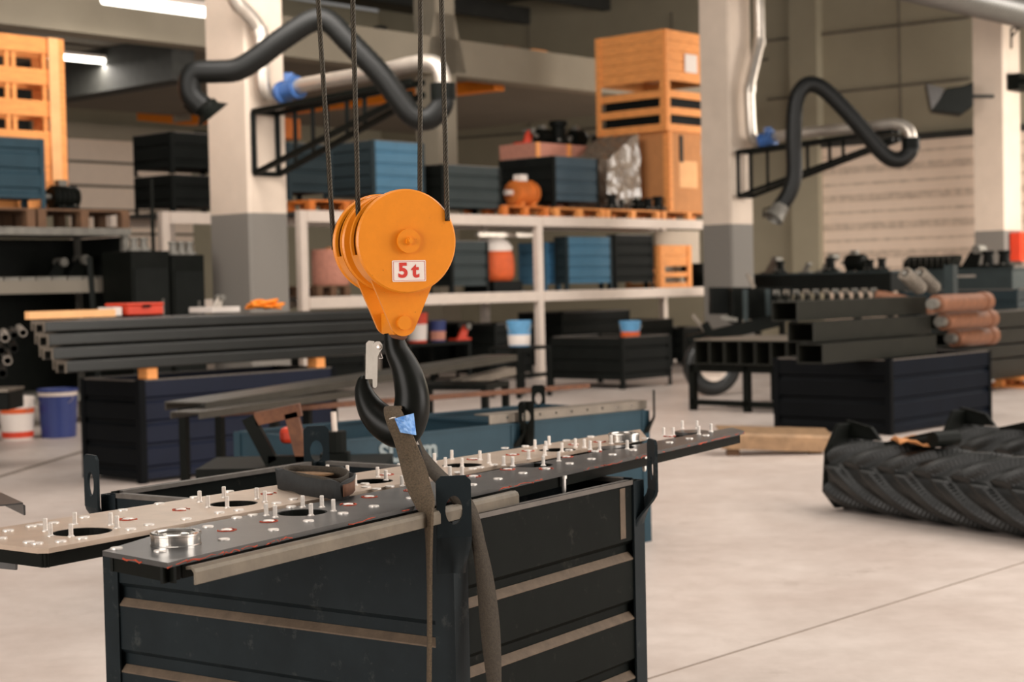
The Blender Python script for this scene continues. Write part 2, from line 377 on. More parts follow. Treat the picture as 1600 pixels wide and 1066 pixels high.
# door in the back wall at left (pale ribbed)
bl, br = proud(108, 400, C0, A, V((0, 0, 0))), proud(300, 400, C0, A, V((0, 0, 0))); bl.z = br.z = 0
zt2 = solve_y(bl, UP, 216)
d2 = thing('door_2', 'grey ribbed door in the back wall behind the left storage bay', 'door', bl + B * .02); d2['kind'] = 'structure'
mb = MB(); mb.prism([bl + B * .02, br + B * .02, br + B * .08, bl + B * .08], UP * zt2); mb.build('door_panel', M['door'], d2, world=True)
mb = MB()
for i in range(1, 9):
    z = zt2 * i / 9; mb.prism([bl + UP * z + B * .08, br + UP * z + B * .08, br + UP * (z + .06) + B * .08, bl + UP * (z + .06) + B * .08], B * .012)
mb.build('rib', M['wall_dark'], d2, world=True)
mb = MB(); q = UP * zt2; mb.prism([bl + q + B * .02 - A, br + q + B * .02, br + q + B * .22, bl + q + B * .22 - A], UP * .35); mb.build('lintel', M['concrete'], d2, world=True)
sp = MB(); q = UP * (zt2 + .36); sp.prism([bl - A * 8 + q + B * .02, br + A * 3 + q + B * .02, br + A * 3 + UP * 5.1 + B * .02, bl - A * 8 + UP * 5.1 + B * .02], B * .1); struct('trim_13', sp, M['darksteel'], 'dark sheet standing for shade above the back wall door', 'shade panel')  # dark sheet stands for shade on the upper back wall
# columns
CL0 = aty(390, 332, 18.05); CL0.z = 0
def column(n, near, xl, xr, label, top=9.5, m='column'):
    p = near; la = solve_x(p + UP * 2.3, A, xr); lb = solve_x(p + UP * 2.3, -B, xl)
    mb = MB(); c = .03
    mb.prism([p + A * c, p + A * (la - c), p + A * la - B * c, p + A * la - B * lb, p - B * lb, p - B * c], UP * top)
    return struct(n, mb, M[m], label, 'column')
column('trim_5', CL0, 329, 451, 'concrete column with grey base carrying the left extraction arm')
CL1 = CL0 + A * solve_x(CL0 + UP * 2.3, A, 1143); column('trim_6', CL1, 1098, 1178, 'concrete column with grey base carrying the right extraction arm')
CL2 = CL0 + A * solve_x(CL0 + UP * 2.3, A, 1571); column('trim_7', CL2, 1523, 1597, 'concrete column with grey base at the right edge of the hall')
BR0 = aty(683, 150, 27); BR0.z = 0
mb = MB(); p = BR0; mb.prism([p, p + A * .45, p + A * .45 - B * .5, p - B * .5], UP * 9.5)
mb.prism([p + UP * 4.95 + B * .0 - A * .25, p + UP * 4.95 + A * .7, p + UP * 5.9 + A * .45, p + UP * 5.9], -B * .4)
struct('trim_8', mb, M['concrete'], 'slim pale column standing under the mezzanine beam behind the hook block', 'column')
# mezzanine: long beam, deck, cross girder
zb0, zb1 = 4.9, 5.5
mb = MB(); p, q = BR0 - A * 16, BR0 + A * 8.9
mb.prism([p + UP * zb0, p + UP * zb1, p + UP * zb1 - B * .4, p + UP * zb0 - B * .4], q - p)
struct('trim_9', mb, M['concrete'], 'long pale concrete beam along the edge of the mezzanine', 'beam')
mb = MB(); mb.prism([p - B * .4, q - B * .4, q - B * 9.3, p - B * 9.3], UP * .25); o = struct('trim_10', mb, M['soffit'], 'mezzanine deck slab over the storage bays', 'slab'); o.location = UP * 5.1
mb = MB(); g = BR0 - A * solve_x(BR0, -A, 345); mb.prism([g - B * .4 + UP * 4.45, g - B * .4 + UP * 5.1, g - B * .4 + UP * 5.1 - A * .4, g - B * .4 + UP * 4.45 - A * .4], -B * 9)
struct('trim_11', mb, M['darksteel'], 'deep dark cross girder under the mezzanine deck', 'girder')
# roof over the storage side
mb = MB(); p, q = CL0 - A * 14 + B * .2, CL0 + A * 22 + B * .2; mb.prism([p, q, q - B * 17, p - B * 17], UP * .2); o = struct('ceiling', mb, M['darkroof'], 'dark roof deck over the storage side', 'ceiling'); o.location = UP * 8.6
mb = MB()
for k in range(5):
    p = CL0 - A * 12 - B * (3 + 2.6 * k) + UP * 8.2; mb.bar(p, p + A * 32, .2, .4)
struct('trim_12', mb, M['darksteel'], 'dark roof purlins above the mezzanine', 'purlin')
# lamps: tube fixtures
def tube_lamp(label, p, q, r, watt):
    t = thing('tube_lamp', label, 'lamp', p, group='tube lamps by the left storage bay'); d = (q - p).normalized()
    MB().bar(p + UP * (r * 1.3), q + UP * (r * 1.3), r * 2.4, r).build('housing', M['white'], t, world=True)
    MB().cyl(p, q, r, 10).build('tube', M['lampglow'], t, world=True)
    a_ = area('tube_lamp_light', (p + q) / 2 - UP * (r + .02), (.1, (q - p).length), watt); a_.rotation_euler = (0, 0, -math.atan2(d.x, d.y)); return t
p = aty(162, -2, 20.8); q = p + A * solve_x(p, A, 322); tube_lamp('bright tube lamp above the long beam beside the left column', p, q, .07, 60)
p = aty(8, 80, 23.5); q = p + A * solve_x(p, A, 208); tube_lamp('dim tube lamp seen behind the slatted wooden crate', p, q, .045, 80)
# spot lamp
t = thing('spot_lamp', 'small round lamp glowing under the dark roof', 'lamp', aty(594, 52, 27.5))
MB().lathe([(0, .1), (.12, .1), (.12, 0), (.1, 0), (.1, .02), (0, .02)], ax=V((0, -.5, 1)), seg=20).build('housing', M['darksteel'], t)
MB().lathe([(0, 0), (.095, 0), (.095, .015), (0, .015)], ax=V((0, -.5, 1)), seg=20).build('lens', M['spot'], t)
# ================================================================ BUILDERS FOR REPEATED KINDS
def corr(h0, h1, grooves, d=.018, t=.005):
    """panel section (offset, z): outward is negative; grooves list of (top, bottom)"""
    out = [(0, h1)]
    for a, b in grooves:
        out += [(0, a), (d, a - .014), (d, b + .016), (0, b)]
    out += [(0, h0)]
    return out + [(o + t, z) for o, z in out[::-1]]
def lug_shape(mb, cx, cy, ox, oy, z0, z1, wd=.08, hole=True):
    """stacking lug at corner (cx,cy); (ox,oy) outward unit vector"""
    o = V((ox, oy, 0)).normalized(); t = V((-o.y, o.x, 0)); c = V((cx, cy, 0)); hh = z1 - z0
    zc0 = z0 + .36 * hh; k = .012; w2 = wd / 2; rows_ = []
    for i in range(8):
        u = i / 7; bl_ = u * u * (3 - 2 * u); z = z0 - .02 + (zc0 + .004 - z0 + .02) * u; ww = wd * (.42 + .08 * bl_); row = []
        for back in (0, 1):
            for j in range(7):
                tt = ww * (j / 3 - 1); oo = (1 - bl_) * (.007 - abs(tt)) + bl_ * .038 - back * .008
                row.append(mb.bm.verts.new(c + t * tt + o * oo + UP * z))
        rows_.append(row)
    for p_, q_ in zip(rows_, rows_[1:]):
        for j in range(6): mb.face([p_[j], p_[j + 1], q_[j + 1], q_[j]], True); mb.face([p_[7 + j], q_[7 + j], q_[8 + j], p_[8 + j]], True)
        mb.face([p_[0], q_[0], q_[7], p_[7]]); mb.face([p_[6], p_[13], q_[13], q_[6]])
    out = [(-w2, zc0), (w2, zc0), (w2, z1 - k), (w2 - k, z1), (-w2 + k, z1), (-w2, z1 - k)]
    loops = [out]
    if hole:
        zc = (zc0 + z1) / 2 - .008; loops.append(circ(0, zc, wd * .25, 24, wd * .41))
    me = flat_shape(loops, .008); mx = Matrix((t, UP, o)).transposed().to_4x4(); mx.translation = c + o * .034
    mb.add(me, mx); bpy.data.meshes.remove(me)
def container(label, N, a, lx, ly, zr, z0=.13, paint='bin_grey', paint2=None, gx=None, gy=None, lugs=0, post=.05, cat='container', rim='rim', group=None, ledge=None, text=None, name='steel_container', feet=True):
    """open steel container, near corner N (z of its feet); x along az a, y along az a-90"""
    t = thing(name, label, cat, N, a, group); P1 = M[paint]; P2 = M[paint2 or paint]
    if gx is None:
        n = max(2, round((zr - z0) / .2)); st = (zr - z0) / (n + .35); gx = [(zr - st * (k + .75), zr - st * (k + .75) - st * .3) for k in range(n)]
        gx = [g for g in gx if g[1] > z0 + .02]
    gy = gy or gx; p = post
    def panel(sec, o, d, inw, L, m):
        mb = MB(); o, d, inw = V(o), V(d), V(inw); mb.prism([o + inw * a_ + UP * z for a_, z in sec], d * L); return mb.build('side_panel', m, t)
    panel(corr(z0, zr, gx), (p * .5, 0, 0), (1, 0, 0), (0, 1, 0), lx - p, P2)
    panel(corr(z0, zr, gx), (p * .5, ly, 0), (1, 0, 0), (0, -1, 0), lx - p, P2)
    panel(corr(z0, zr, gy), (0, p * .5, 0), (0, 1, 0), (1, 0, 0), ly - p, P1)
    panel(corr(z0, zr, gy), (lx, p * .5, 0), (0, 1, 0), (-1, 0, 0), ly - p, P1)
    if ledge:
        for gl, o, d, inw, L in ((gx, V((p, -.001, 0)), V((1, 0, 0)), V((0, 1, 0)), lx - 2 * p), (gy, V((-.001, p, 0)), V((0, 1, 0)), V((1, 0, 0)), ly - 2 * p)):
            mb = MB()
            for g0, g1 in gl:
                mb.prism([o + UP * (g1 + .001), o + inw * .0165 + UP * (g1 + .017), o + inw * .0165 + UP * (g1 + .013), o + UP * (g1 - .003)], d * L)
            mb.build('ledge', M[ledge], t, label='dusty ledge of the grooves')
    for cx, cy, sx, sy in ((0, 0, 1, 1), (lx, 0, -1, 1), (0, ly, 1, -1), (lx, ly, -1, -1)):
        mb = MB(); e = .006; q = .006
        mb.prism([V((cx - sx * e, cy - sy * e, 0)), V((cx + sx * p, cy - sy * e, 0)), V((cx + sx * p, cy - sy * e + sy * q, 0)), V((cx - sx * e + sx * q, cy - sy * e + sy * q, 0)), V((cx - sx * e + sx * q, cy + sy * p, 0)), V((cx - sx * e, cy + sy * p, 0))], UP * (zr - .004))
        if feet: mb.box((cx - sx * .005 if sx > 0 else cx - .06, cy if sy > 0 else cy - .06, 0), (cx + .06 if sx > 0 else cx + .005, cy + .06 if sy > 0 else cy, .01))
        mb.build('corner_post', P1, t)
        if lugs and (lugs == 1 or (sx, sy) in lugs):
            mb = MB(); lug_shape(mb, cx, cy, -sx, -sy * (.3 if sx > 0 and sy < 0 else 1), zr - .115, zr + .105); mb.build('stacking_lug', M['black'] if lugs != 1 else P1, t)
    mb = MB(); mb.box((.01, .01, z0), (lx - .01, ly - .01, z0 + .006)); mb.build('bottom_tray', P1, t)
    mb = MB(); r = .02
    mb.box((p, -.004, zr - .012), (lx - p, r, zr)); mb.box((p, ly - r, zr - .012), (lx - p, ly + .004, zr)); mb.box((-.004, p, zr - .012), (r, ly - p, zr)); mb.box((lx - r, p, zr - .012), (lx + .004, ly - p, zr))
    mb.build('rim', M[rim], t, label='worn rim with grazing light in its tone' if rim == 'rim' else None)
    return t
def pallet(label, N, a, lx, ly, m='wood', h=.144, group=None, name='pallet'):
    t = thing(name, label, 'pallet', N, a, group)
    mb = MB(); n = max(4, round(ly / .16)); st = ly / n
    for i in range(n): mb.box((0, i * st + .012, h - .022), (lx, (i + 1) * st - .012, h))
    for x in (0, lx / 2 - .05, lx - .1): mb.box((x, 0, h - .044), (x + .1, ly, h - .022))
    mb.build('deck_boards', M[m], t)
    for x in (0, lx / 2 - .05, lx - .1):
        for y in (0, ly / 2 - .05, ly - .1): MB().box((x, y, .022), (x + .1, y + .1, h - .044)).build('block', M[m], t)
        MB().box((x, 0, 0), (x + .1, ly, .022)).build('runner_board', M[m], t)
    return t
def slat_crate(label, N, a, lx, ly, h, solid=.45, m='wood', rows=6, paper=None, mid=False, name='wooden_crate'):
    """boarded crate: the top share `solid` is closed boards, below it gaps"""
    t = thing(name, label, 'crate', N, a); c = .02; hs = h * (1 - solid)
    def side(o, d, n, L):
        o, d, n = V(o), V(d), V(n); mb = MB(); z = 0; bh = (hs / (rows * 2.25) if solid else hs / (rows * 2 - 1)) if rows else 0
        for i in range(rows): mb.prism([o + UP * z, o + d * L + UP * z, o + d * L + UP * (z + bh), o + UP * (z + bh)], n * c); z += bh * (2.25 if solid else 2)
        if solid: k = max(2, round(h * solid / .16)); bs = h * solid / k
        for i in range(k if solid else 0): zz = hs + bs * i; mb.prism([o + UP * (zz + .007), o + d * L + UP * (zz + .007), o + d * L + UP * (zz + bs), o + UP * (zz + bs)], n * c)
        mb.build('slat_side', M[m], t)
        for x in ([0, L - .1] + ([L / 2 - .05] if mid else [])):
            MB().prism([o + d * x - n * .022, o + d * (x + .1) - n * .022, o + d * (x + .1), o + d * x], UP * h).build('batten', M['woodlight' if mid else m], t)
    side((0, 0, 0), (1, 0, 0), (0, 1, 0), lx); side((0, ly, 0), (1, 0, 0), (0, -1, 0), lx)
    side((0, 0, 0), (0, 1, 0), (1, 0, 0), ly); side((lx, 0, 0), (0, 1, 0), (-1, 0, 0), ly)
    MB().box((.02, .02, 0), (lx - .02, ly - .02, .02)).build('bottom_board', M[m], t)
    if paper: MB().box((lx * paper[0], -.026, h * paper[1]), (lx * paper[0] + paper[2], -.022, h * paper[1] + paper[3])).build('paper_label', M['white'], t, label='white paper label')
    return t
# ================================================================ FRONT CRATE
N = onz(706, 812, .865); N.z = 0
AZC = 34.3
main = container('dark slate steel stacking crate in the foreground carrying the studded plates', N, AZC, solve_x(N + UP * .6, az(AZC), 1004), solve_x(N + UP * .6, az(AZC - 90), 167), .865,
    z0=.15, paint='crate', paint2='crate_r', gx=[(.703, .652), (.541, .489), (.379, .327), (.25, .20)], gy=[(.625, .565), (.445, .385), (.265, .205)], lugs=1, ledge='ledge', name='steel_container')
LX, LY = solve_x(N + UP * .6, az(AZC), 1004), solve_x(N + UP * .6, az(AZC - 90), 167)
MB().box((LX - .115, -.0015, .712), (LX - .088, .001, .848)).build('rust_streak', M['ledge'], main, label='pale vertical stain beside the right post')
# ================================================================ STUDDED PLATES
ZP = .907
def on(p, z=ZP): return onz(p[0], p[1], z)
def plate(label, corners, holes, studs, discs, nuts, mt, seal_edges):
    t = thing('studded_plate', label, 'plate', on(corners[0], ZP)); o = t.location
    loops = [[(on(c).x - o.x, on(c).y - o.y) for c in corners]]
    for h in holes: q = on(h); loops.append(circ(q.x - o.x, q.y - o.y, h[2] if len(h) > 2 else .056, 40))
    me = flat_shape(loops, .010); mb = MB().add(me); mb.build('plate_sheet', M[mt], t, loc=(0, 0, -.005)); bpy.data.meshes.remove(me)
    # folded edge skirts below the sheet
    mb = MB(); pts = [on(c) for c in corners]; cen = sum(pts, V()) / len(pts); n = len(pts)
    for i in range(n):
        a, b = pts[i], pts[(i + 1) % n]; d = (b - a).normalized(); k = UP.cross(d)
        if k.dot(cen - a) < 0: k = -k
        a2, b2 = a + k * .014 + d * .003, b + k * .014 - d * .003
        if (b2 - a2).dot(d) > .002: mb.prism([a2 - UP * .010, b2 - UP * .010, b2 - UP * .040, a2 - UP * .040], k * .006)
    mb.build('skirt', M['black'], t, world=True)
    for h in holes:
        q = on(h); r = h[2] if len(h) > 2 else .056
        MB().lathe([(r + .001, -.010), (r + .001, -.034), (r - .004, -.034), (r - .004, -.001), (r + .001, -.001)], q, seg=36, smooth=False).build('bushing', M['black'], t, world=True)
    for s in studs:
        q = on(s); hgt = .027; r = .0051
        pr = [(0, 0), (r * 1.5, 0), (r * 1.5, .0015), (r * 1.1, .003)]
        k = .003
        while k < hgt - .003: pr += [(r, k + .0005), (r * .9, k + .0012)]; k += .0016
        pr += [(r, hgt - .0015), (r * .75, hgt), (0, hgt)]
        MB().lathe(pr, q, seg=9, smooth=False).build('stud', M['stud'], t, world=True)
    for s in discs:
        q = on(s); MB().lathe([(.0122, 0), (.0120, .0026), (.0108, .0034), (0, .0036)], q, seg=16, smooth=False).build('rivet_head', M['stud'], t, world=True)
    for s in nuts:
        q = on(s); MB().lathe([(.0125, 0), (.0115, .003), (.006, .004), (0, .004)], q, seg=14).build('plug_weld', M['stud'], t, world=True)
        a0 = rnd.random() * 6; a1 = a0 + 4.2 + rnd.random() * 1.6; ph = rnd.random() * 6
        MB().tube([q + V((math.cos(a0 + (a1 - a0) * j / 22) * (.0185 + .0012 * math.sin(j * 1.7 + ph)), math.sin(a0 + (a1 - a0) * j / 22) * .0185, .0008)) for j in range(23)], [.0007 + abs(math.sin(j * .8 + ph)) * .0013 for j in range(23)], 6).build('sealant_ring', M['seal'], t, world=True)
    for (c1, c2, dens) in seal_edges:
        p, q = on(c1), on(c2); d = (q - p); L = d.length; d.normalize(); x = 0; k = UP.cross(d); k = k if k.dot(cen - p) < 0 else -k
        while x < L - .05:
            ln = .02 + rnd.random() * .10
            if rnd.random() < dens:
                m_ = 6; mb = MB(); mb.tube([p + d * min(L, x + ln * j / m_) - k * (.0004 + rnd.random() * .0012) - UP * (.004 + rnd.random() * .006) for j in range(m_ + 1)], [.0008 + rnd.random() * .0017 for j in range(m_ + 1)], 6)
                mb.build('sealant_bead', M['seal'], t, world=True)
            x += ln
    return t
def front1(x): return 858 - .185 * (x - 81)
P1c = [(-95, 839), (58, 857.5), (76, 857), (600, 761), (1010, 683), (1000, 671)]
P2c = [(160, 861), (262, 880), (292, 872), (1163, 673.5), (1144, 668), (600, 766), (316, 818), (232, 839)]
studs = [(71, 830), (79, 838), (117, 820), (111, 839), (173, 821), (183, 826), (312, 785), (325, 793), (350, 778), (355, 794), (401, 780), (414, 785), (416, 806), (430, 809), (473, 793), (486, 806), (503, 793), (521, 799),
  (512, 742), (543, 743), (555, 759), (590, 746), (603, 751), (628, 760), (643, 760), (679, 723), (696, 730), (706, 718), (722, 731), (750, 719), (764, 724), (703, 745), (722, 744), (787, 728), (801, 729), (826, 718), (836, 701), (849, 728), (851, 712),
  (858, 695), (853, 703.5), (878, 706), (899, 699), (913, 700), (922, 703), (937, 704), (955, 694), (980, 702), (873, 721), (1037, 681), (1052, 681), (1066, 670), (1089, 670), (1092, 679), (1111, 675)]
discs = [(13, 830), (2, 842), (49, 823), (63, 821), (84, 818), (132, 809), (45, 848), (58, 850), (95, 847), (128, 842), (204, 828), (233, 821), (192, 798), (249, 788), (291, 812), (304, 778), (343, 802), (358, 769), (373, 798), (325, 824), (370, 810), (395, 806), (432, 787), (458, 781), (455, 793),
  (427, 829), (350, 844), (250, 862), (482, 815), (536, 803), (584, 792), (572, 762), (588, 765), (642, 779), (609, 761), (570, 757), (627, 726), (738, 758), (778, 749), (817, 740), (738, 733), (750, 731), (716, 739), (789, 701), (821, 698), (771, 727), (957, 711), (924, 718), (890, 725), (989, 704), (1046, 692), (1077, 686), (1103, 681), (889, 704), (923, 683), (885, 689), (1008, 686), (182, 858)]
nuts = [(200, 812), (283, 797), (354, 829), (420, 815), (544, 789), (577, 777), (420, 772), (740, 745), (793, 734), (740, 718), (801, 711), (825, 705), (604, 742), (643, 767), (930, 706), (885, 714.5), (853, 733), (937, 691), (1046, 682), (898, 695)]
def split(L): return [p for p in L if p[1] < front1(p[0]) - .5], [p for p in L if p[1] >= front1(p[0]) - .5]
s1, s2 = split(studs); e1, e2 = split(discs); n1, n2 = split(nuts)
h1 = [(128, 831, .062), (365, 787), (580, 752), (722, 727), (871, 703)]
h2 = [(472, 801), (832, 727), (963, 699), (1080, 674)]
plate1 = plate('far studded steel plate, reflected light in its beige, nearest the crate rim with four round holes showing', P1c, h1, s1, e1, n1, 'plate_sheen', [((62, 857.3), (600, 761), .35), ((-60, 842), (58, 857), .15), ((600, 761), (940, 696), .2)])
plate2 = plate('grey near studded steel plate running from the left ring to the far tip', P2c, h2, s2, e2, n2, 'plate', [((292, 872), (1163, 673.5), .6), ((165, 862), (262, 880), .6), ((900, 733), (1163, 673.5), .5), ((262, 880), (292, 872), .9)])
# bolts under the near plate
for px, py in ((893, 738), (1018, 707)):
    q = on((px, py)); d = (on((1163, 673.5)) - on((292, 872))).normalized(); k = V((-d.y, d.x, 0)); q = q + k * .024
    MB().lathe([(0, -.010), (.009, -.010), (.009, -.018), (.006, -.018), (.006, -.05), (.004, -.056), (0, -.056)], q, seg=10).build('hanging_bolt', M['stud'], plate2, world=True)
# bent strip along the near plate edge
p, q = on((292, 875)) - UP * .0125, on((800, 759)) - UP * .0125
d = (q - p).normalized(); k = V((d.y, -d.x, 0)).normalized()
k = k if k.y < 0 else -k
sec = [V((0, 0)), V((.014, .001)), V((.021, -.003)), V((.024, -.010)), V((.024, -.033)), V((.019, -.033)), V((.019, -.011)), V((.013, -.005)), V((0, -.006))]
mb = MB(); mb.prism([p + k * (s.x - .004) + UP * s.y for s in sec], q - p)
mb.build('edge_strip', M['dirty'], plate2, world=True, label='smeared bent edge strip with a rounded top', bevel=.001)
# bearing rings on the plates
def ring(px, py, label):
    t = thing('bearing_ring', label, 'ring', on((px, py)), group='turned rings standing on the plates'); r = .049
    MB().lathe([(r, 0), (r, .003), (r - .001, .004), (r - .001, .020), (r + .0005, .021), (r + .0005, .025), (r - .002, .027), (r - .010, .027), (r - .012, .024), (r - .012, 0), (r, 0)], seg=64, smooth=False).build('outer_ring', M['ring'], t)
    MB().lathe([(r - .0125, 0), (r - .0125, .018), (r - .019, .018), (r - .019, 0), (r - .0125, 0)], seg=64).build('inner_step', M['ring'], t); return t
ring(275, 852, 'shiny turned steel ring on the near left end of the studded plate')
ring(975, 690, 'shiny turned steel ring on the far plate beside the right crate lug')
# folded sling pad lying on the plates
t = thing('folded_sling', 'folded black webbing sling lying in a loop across both plates', 'sling', on((495, 775)))
o = t.location
def loop_pts(P, z): return [on(p, ZP) + UP * z for p in P]
P = [(436, 763), (470, 772), (505, 779), (528, 783), (546, 778), (552, 768), (538, 760), (508, 758), (472, 756), (444, 757)]
pts = loop_pts(P, .022); n = len(pts); sp = []
for i in range(n):
    a, b, c, d_ = pts[i - 1], pts[i], pts[(i + 1) % n], pts[(i + 2) % n]
    for j in range(6):
        u = j / 6; sp.append(.5 * ((2 * b) + (c - a) * u + (2 * a - 5 * b + 4 * c - d_) * u * u + (3 * b - a - 3 * c + d_) * u ** 3))
n = len(sp); wob = [.046 + .004 * math.sin(i * .9) for i in range(n)]
MB().ribbon([p + UP * .003 * math.sin(i * .55) for i, p in enumerate(sp)], [UP + V((.25 * math.sin(i * .3), .15, 0)) for i in range(n)], wob, .0045, closed=True).build('webbing', M['webblack'], t, world=True)
cen = sum(sp, V()) / n
ins = [cen + (p - cen) * .86 + UP * .010 for p in sp]
MB().ribbon(ins, UP, [.034] * n, .004, closed=True).build('inner_layer', M['webdark'], t, world=True, label='brown inner layer of webbing')
hs_ = [on(p_, ZP) + UP * .034 for p_ in ((446, 763), (462, 762), (480, 762), (498, 763), (512, 764))]
MB().ribbon(hs_, V((.3, 1, 0)), [.05, .07, .078, .07, .05], .004).build('flat_layer', M['webtan'], t, world=True, label='worn tan patch of webbing')
mb = MB(); q = sp[20:29]
mb.ribbon([p + V((.004, -.006, .001)) for p in q], UP, [.028] * len(q), .003); mb.build('wear_sleeve', M['rust'], t, world=True, label='reddish brown wear sleeve')
# ================================================================ HOOK BLOCK
YB = 3.75
TH = R(22)
an = V((math.sin(TH), -math.cos(TH), 0))      # axis, towards the camera
at_ = V((math.cos(TH), math.sin(TH), 0))      # to the right
Cb = aty(636, 377, YB)
blk = thing('hook_block', 'orange five tonne crane hook block hanging over the crate', 'hook block', Cb)
def BL(u, s, z): return at_ * u - an * (s * 1.2) + UP * z      # local: right, depth, up
RB = .1195
def disc(s0, s1, r, name, m=None, label=None, seg=64, bev=.004):
    return MB().lathe([(0, 0), (r - bev, 0), (r, bev), (r, (s1 - s0) * 1.2 - bev * .3), (0, (s1 - s0) * 1.2)], BL(0, s0, 0), -an, seg, smooth=False).build(name, m or M['orange'], blk, label=label)
disc(0, .009, RB, 'cover_disc'); disc(.053, .060, RB - .004, 'inner_disc'); disc(.108, .115, RB - .004, 'inner_disc'); disc(.160, .168, RB, 'back_disc')
def drum(s0, s1):
    mb = MB(); n = 96; r0_, r1_ = RB - .003, RB - .009; sl = ((R(112), R(196)), (R(-16), R(68)))
    def seg(a, b, u0, u1):
        v = []
        for aa in (a, b):
            for rr in (r0_, r1_):
                for ss in (u0, u1): v.append(mb.bm.verts.new(BL(rr * math.cos(aa), ss, rr * math.sin(aa))))
        for q in ((0, 1, 5, 4), (2, 6, 7, 3), (0, 4, 6, 2), (1, 3, 7, 5), (0, 2, 3, 1), (4, 5, 7, 6)): mb.face([v[i] for i in q])
    for i in range(n):
        a, b = 2 * math.pi * i / n, 2 * math.pi * (i + 1) / n; mid = (a + b) / 2; mid = mid - 2 * math.pi if mid > math.pi * 1.5 else mid
        if any(x < mid < y for x, y in sl):
            e = (s1 - s0) * .17; seg(a, b, s0, s0 + e); seg(a, b, s1 - e, s1)
        else: seg(a, b, s0, s1)
    return mb.build('drum_rim', M['orange'], blk)
drum(.009, .053); drum(.115, .160)
for s in (.016, .1245):
    MB().lathe([(0, 0), (.104, 0), (.104, .004), (.093, .010), (.091, .0155), (.093, .021), (.104, .027), (.104, .031), (0, .031)], BL(0, s, 0), -an, 48, True).build('sheave', M['void'], blk)
MB().lathe([(.0, 0), (.0275, 0), (.0275, .007), (.025, .010), (0, .010)], BL(.001, -.010, 0), -an, 36).build('hub_boss', M['orange'], blk)
MB().lathe([(0, -.006), (.009, -.006), (.009, .004), (0, .004)], BL(.001, -.012, 0), -an, 6).build('axle_nut', M['orange'], blk)
MB().lathe([(0, -.012), (.0055, -.012), (.0055, .004), (0, .004)], BL(.001, -.012, 0), -an, 14).build('axle_end', M['orange'], blk)
# triangular yoke plates
def yoke(s0):
    zb, rb, rt = -.187, .031, .105
    pts = []
    for i in range(25): a = R(200 + 140 * i / 24); pts.append((rb * math.cos(a) - .003, zb + rb * math.sin(a)))
    for i in range(25): a = R(-20 + 220 * i / 24); pts.append((rt * math.cos(a), rt * math.sin(a)))
    me = flat_shape([pts], .010); mx = Matrix((at_, UP, an)).transposed().to_4x4(); mx.translation = BL(0, s0, 0)
    mb = MB().add(me, mx); bpy.data.meshes.remove(me); return mb.build('yoke_plate', M['orange'], blk, bevel=.0012)
yoke(.030); yoke(.122)
MB().cyl(BL(-.003, .018, -.187), BL(-.003, .029, -.187), .0165, 28, False).build('pin_head', M['orange'], blk, bevel=.001)
MB().box((-.024, -.092, -.215), (.020, -.0, -.165), Matrix((at_, an, UP)).transposed().to_4x4() @ Matrix.Translation((0, -.045, 0))).build('crosshead', M['orange'], blk, bevel=.003)
MB().lathe([(0, 0), (.026, 0), (.024, -.008), (.019, -.013), (0, -.013)], BL(0, .0758, -.215), UP, 24).build('swivel_nut', M['rust'], blk, label='rusty swivel nut under the yoke')
# load sign
sg = MB(); mx = Matrix((at_, UP, an)).transposed().to_4x4()
def rrect(w_, h_, r, n=5):
    P = []
    for cx, cy, a0 in ((w_ / 2 - r, h_ / 2 - r, 0), (-w_ / 2 + r, h_ / 2 - r, 90), (-w_ / 2 + r, -h_ / 2 + r, 180), (w_ / 2 - r, -h_ / 2 + r, 270)):
        for i in range(n + 1): a = R(a0 + 90 * i / n); P.append((cx + r * math.cos(a), cy + r * math.sin(a)))
    return P
sw, sh = .081, .049; mx.translation = BL(.003, -.0008, -.068)
me = flat_shape([rrect(sw, sh, .003)], .0016); so = sg.add(me, mx).build('load_sign', M['white'], blk, label='white sign with red border and red 5 t')
mb = MB(); mx2 = mx.copy(); mx2.translation = BL(.003, -.0018, -.068); me = flat_shape([rrect(sw - .005, sh - .005, .002), rrect(sw - .0062, sh - .0062, .002)], .0005); mb.add(me, mx2)
for ch, dx in (('5', -.0150), ('t', .0145)):
    me = text_mesh(ch, .046, .0004); mx3 = mx2.copy() @ Matrix.Translation((dx, 0, 0)) @ Matrix.Diagonal((1.05, 1, 1, 1)); mb.add(me, mx3)
mb.build('sign_lettering', M['redtext'], so)
# ---- hook
hk = []
def HP(x, y, dy=0): return aty(x, y, YB - .0 + dy)
hpx = [(614, 520, 14, 1), (616, 532, 16, 1), (621, 550, 19, 1), (632, 572, 22, 1), (640, 596, 25, 1), (644, 622, 27, 1), (641, 648, 29, 1), (628, 671, 30, 1), (606, 664, 28, 1), (586, 647, 24, 1), (574, 628, 19, 1), (568, 610, 14, 1), (567, 598, 10, 1), (568, 591, 7, 1), (569, 587, 3, 1)]
o0 = HP(607, 505)
base = V((Cb.x, Cb.y, Cb.z)) - an * .091
hd = V((math.cos(R(14)), -math.sin(R(14)), 0))       # hook plane: nearly across the view
hn = V((math.sin(R(14)), math.cos(R(14)), 0))
def onhook(x, y):
    v = ray(x, y); tt = (base - CAM).dot(hn) / v.dot(hn); return CAM + v * tt
ctr = smooth_path([onhook(x, y) for x, y, r, f in hpx], 5); rad = smooth_vals([r / FPX * 3.85 for x, y, r, f in hpx], 5)
hook = MB().tube(ctr, rad, 20, nrm=hn, flat=1.05).build('hook', M['hook'], blk, world=True, label='black forged steel hook')
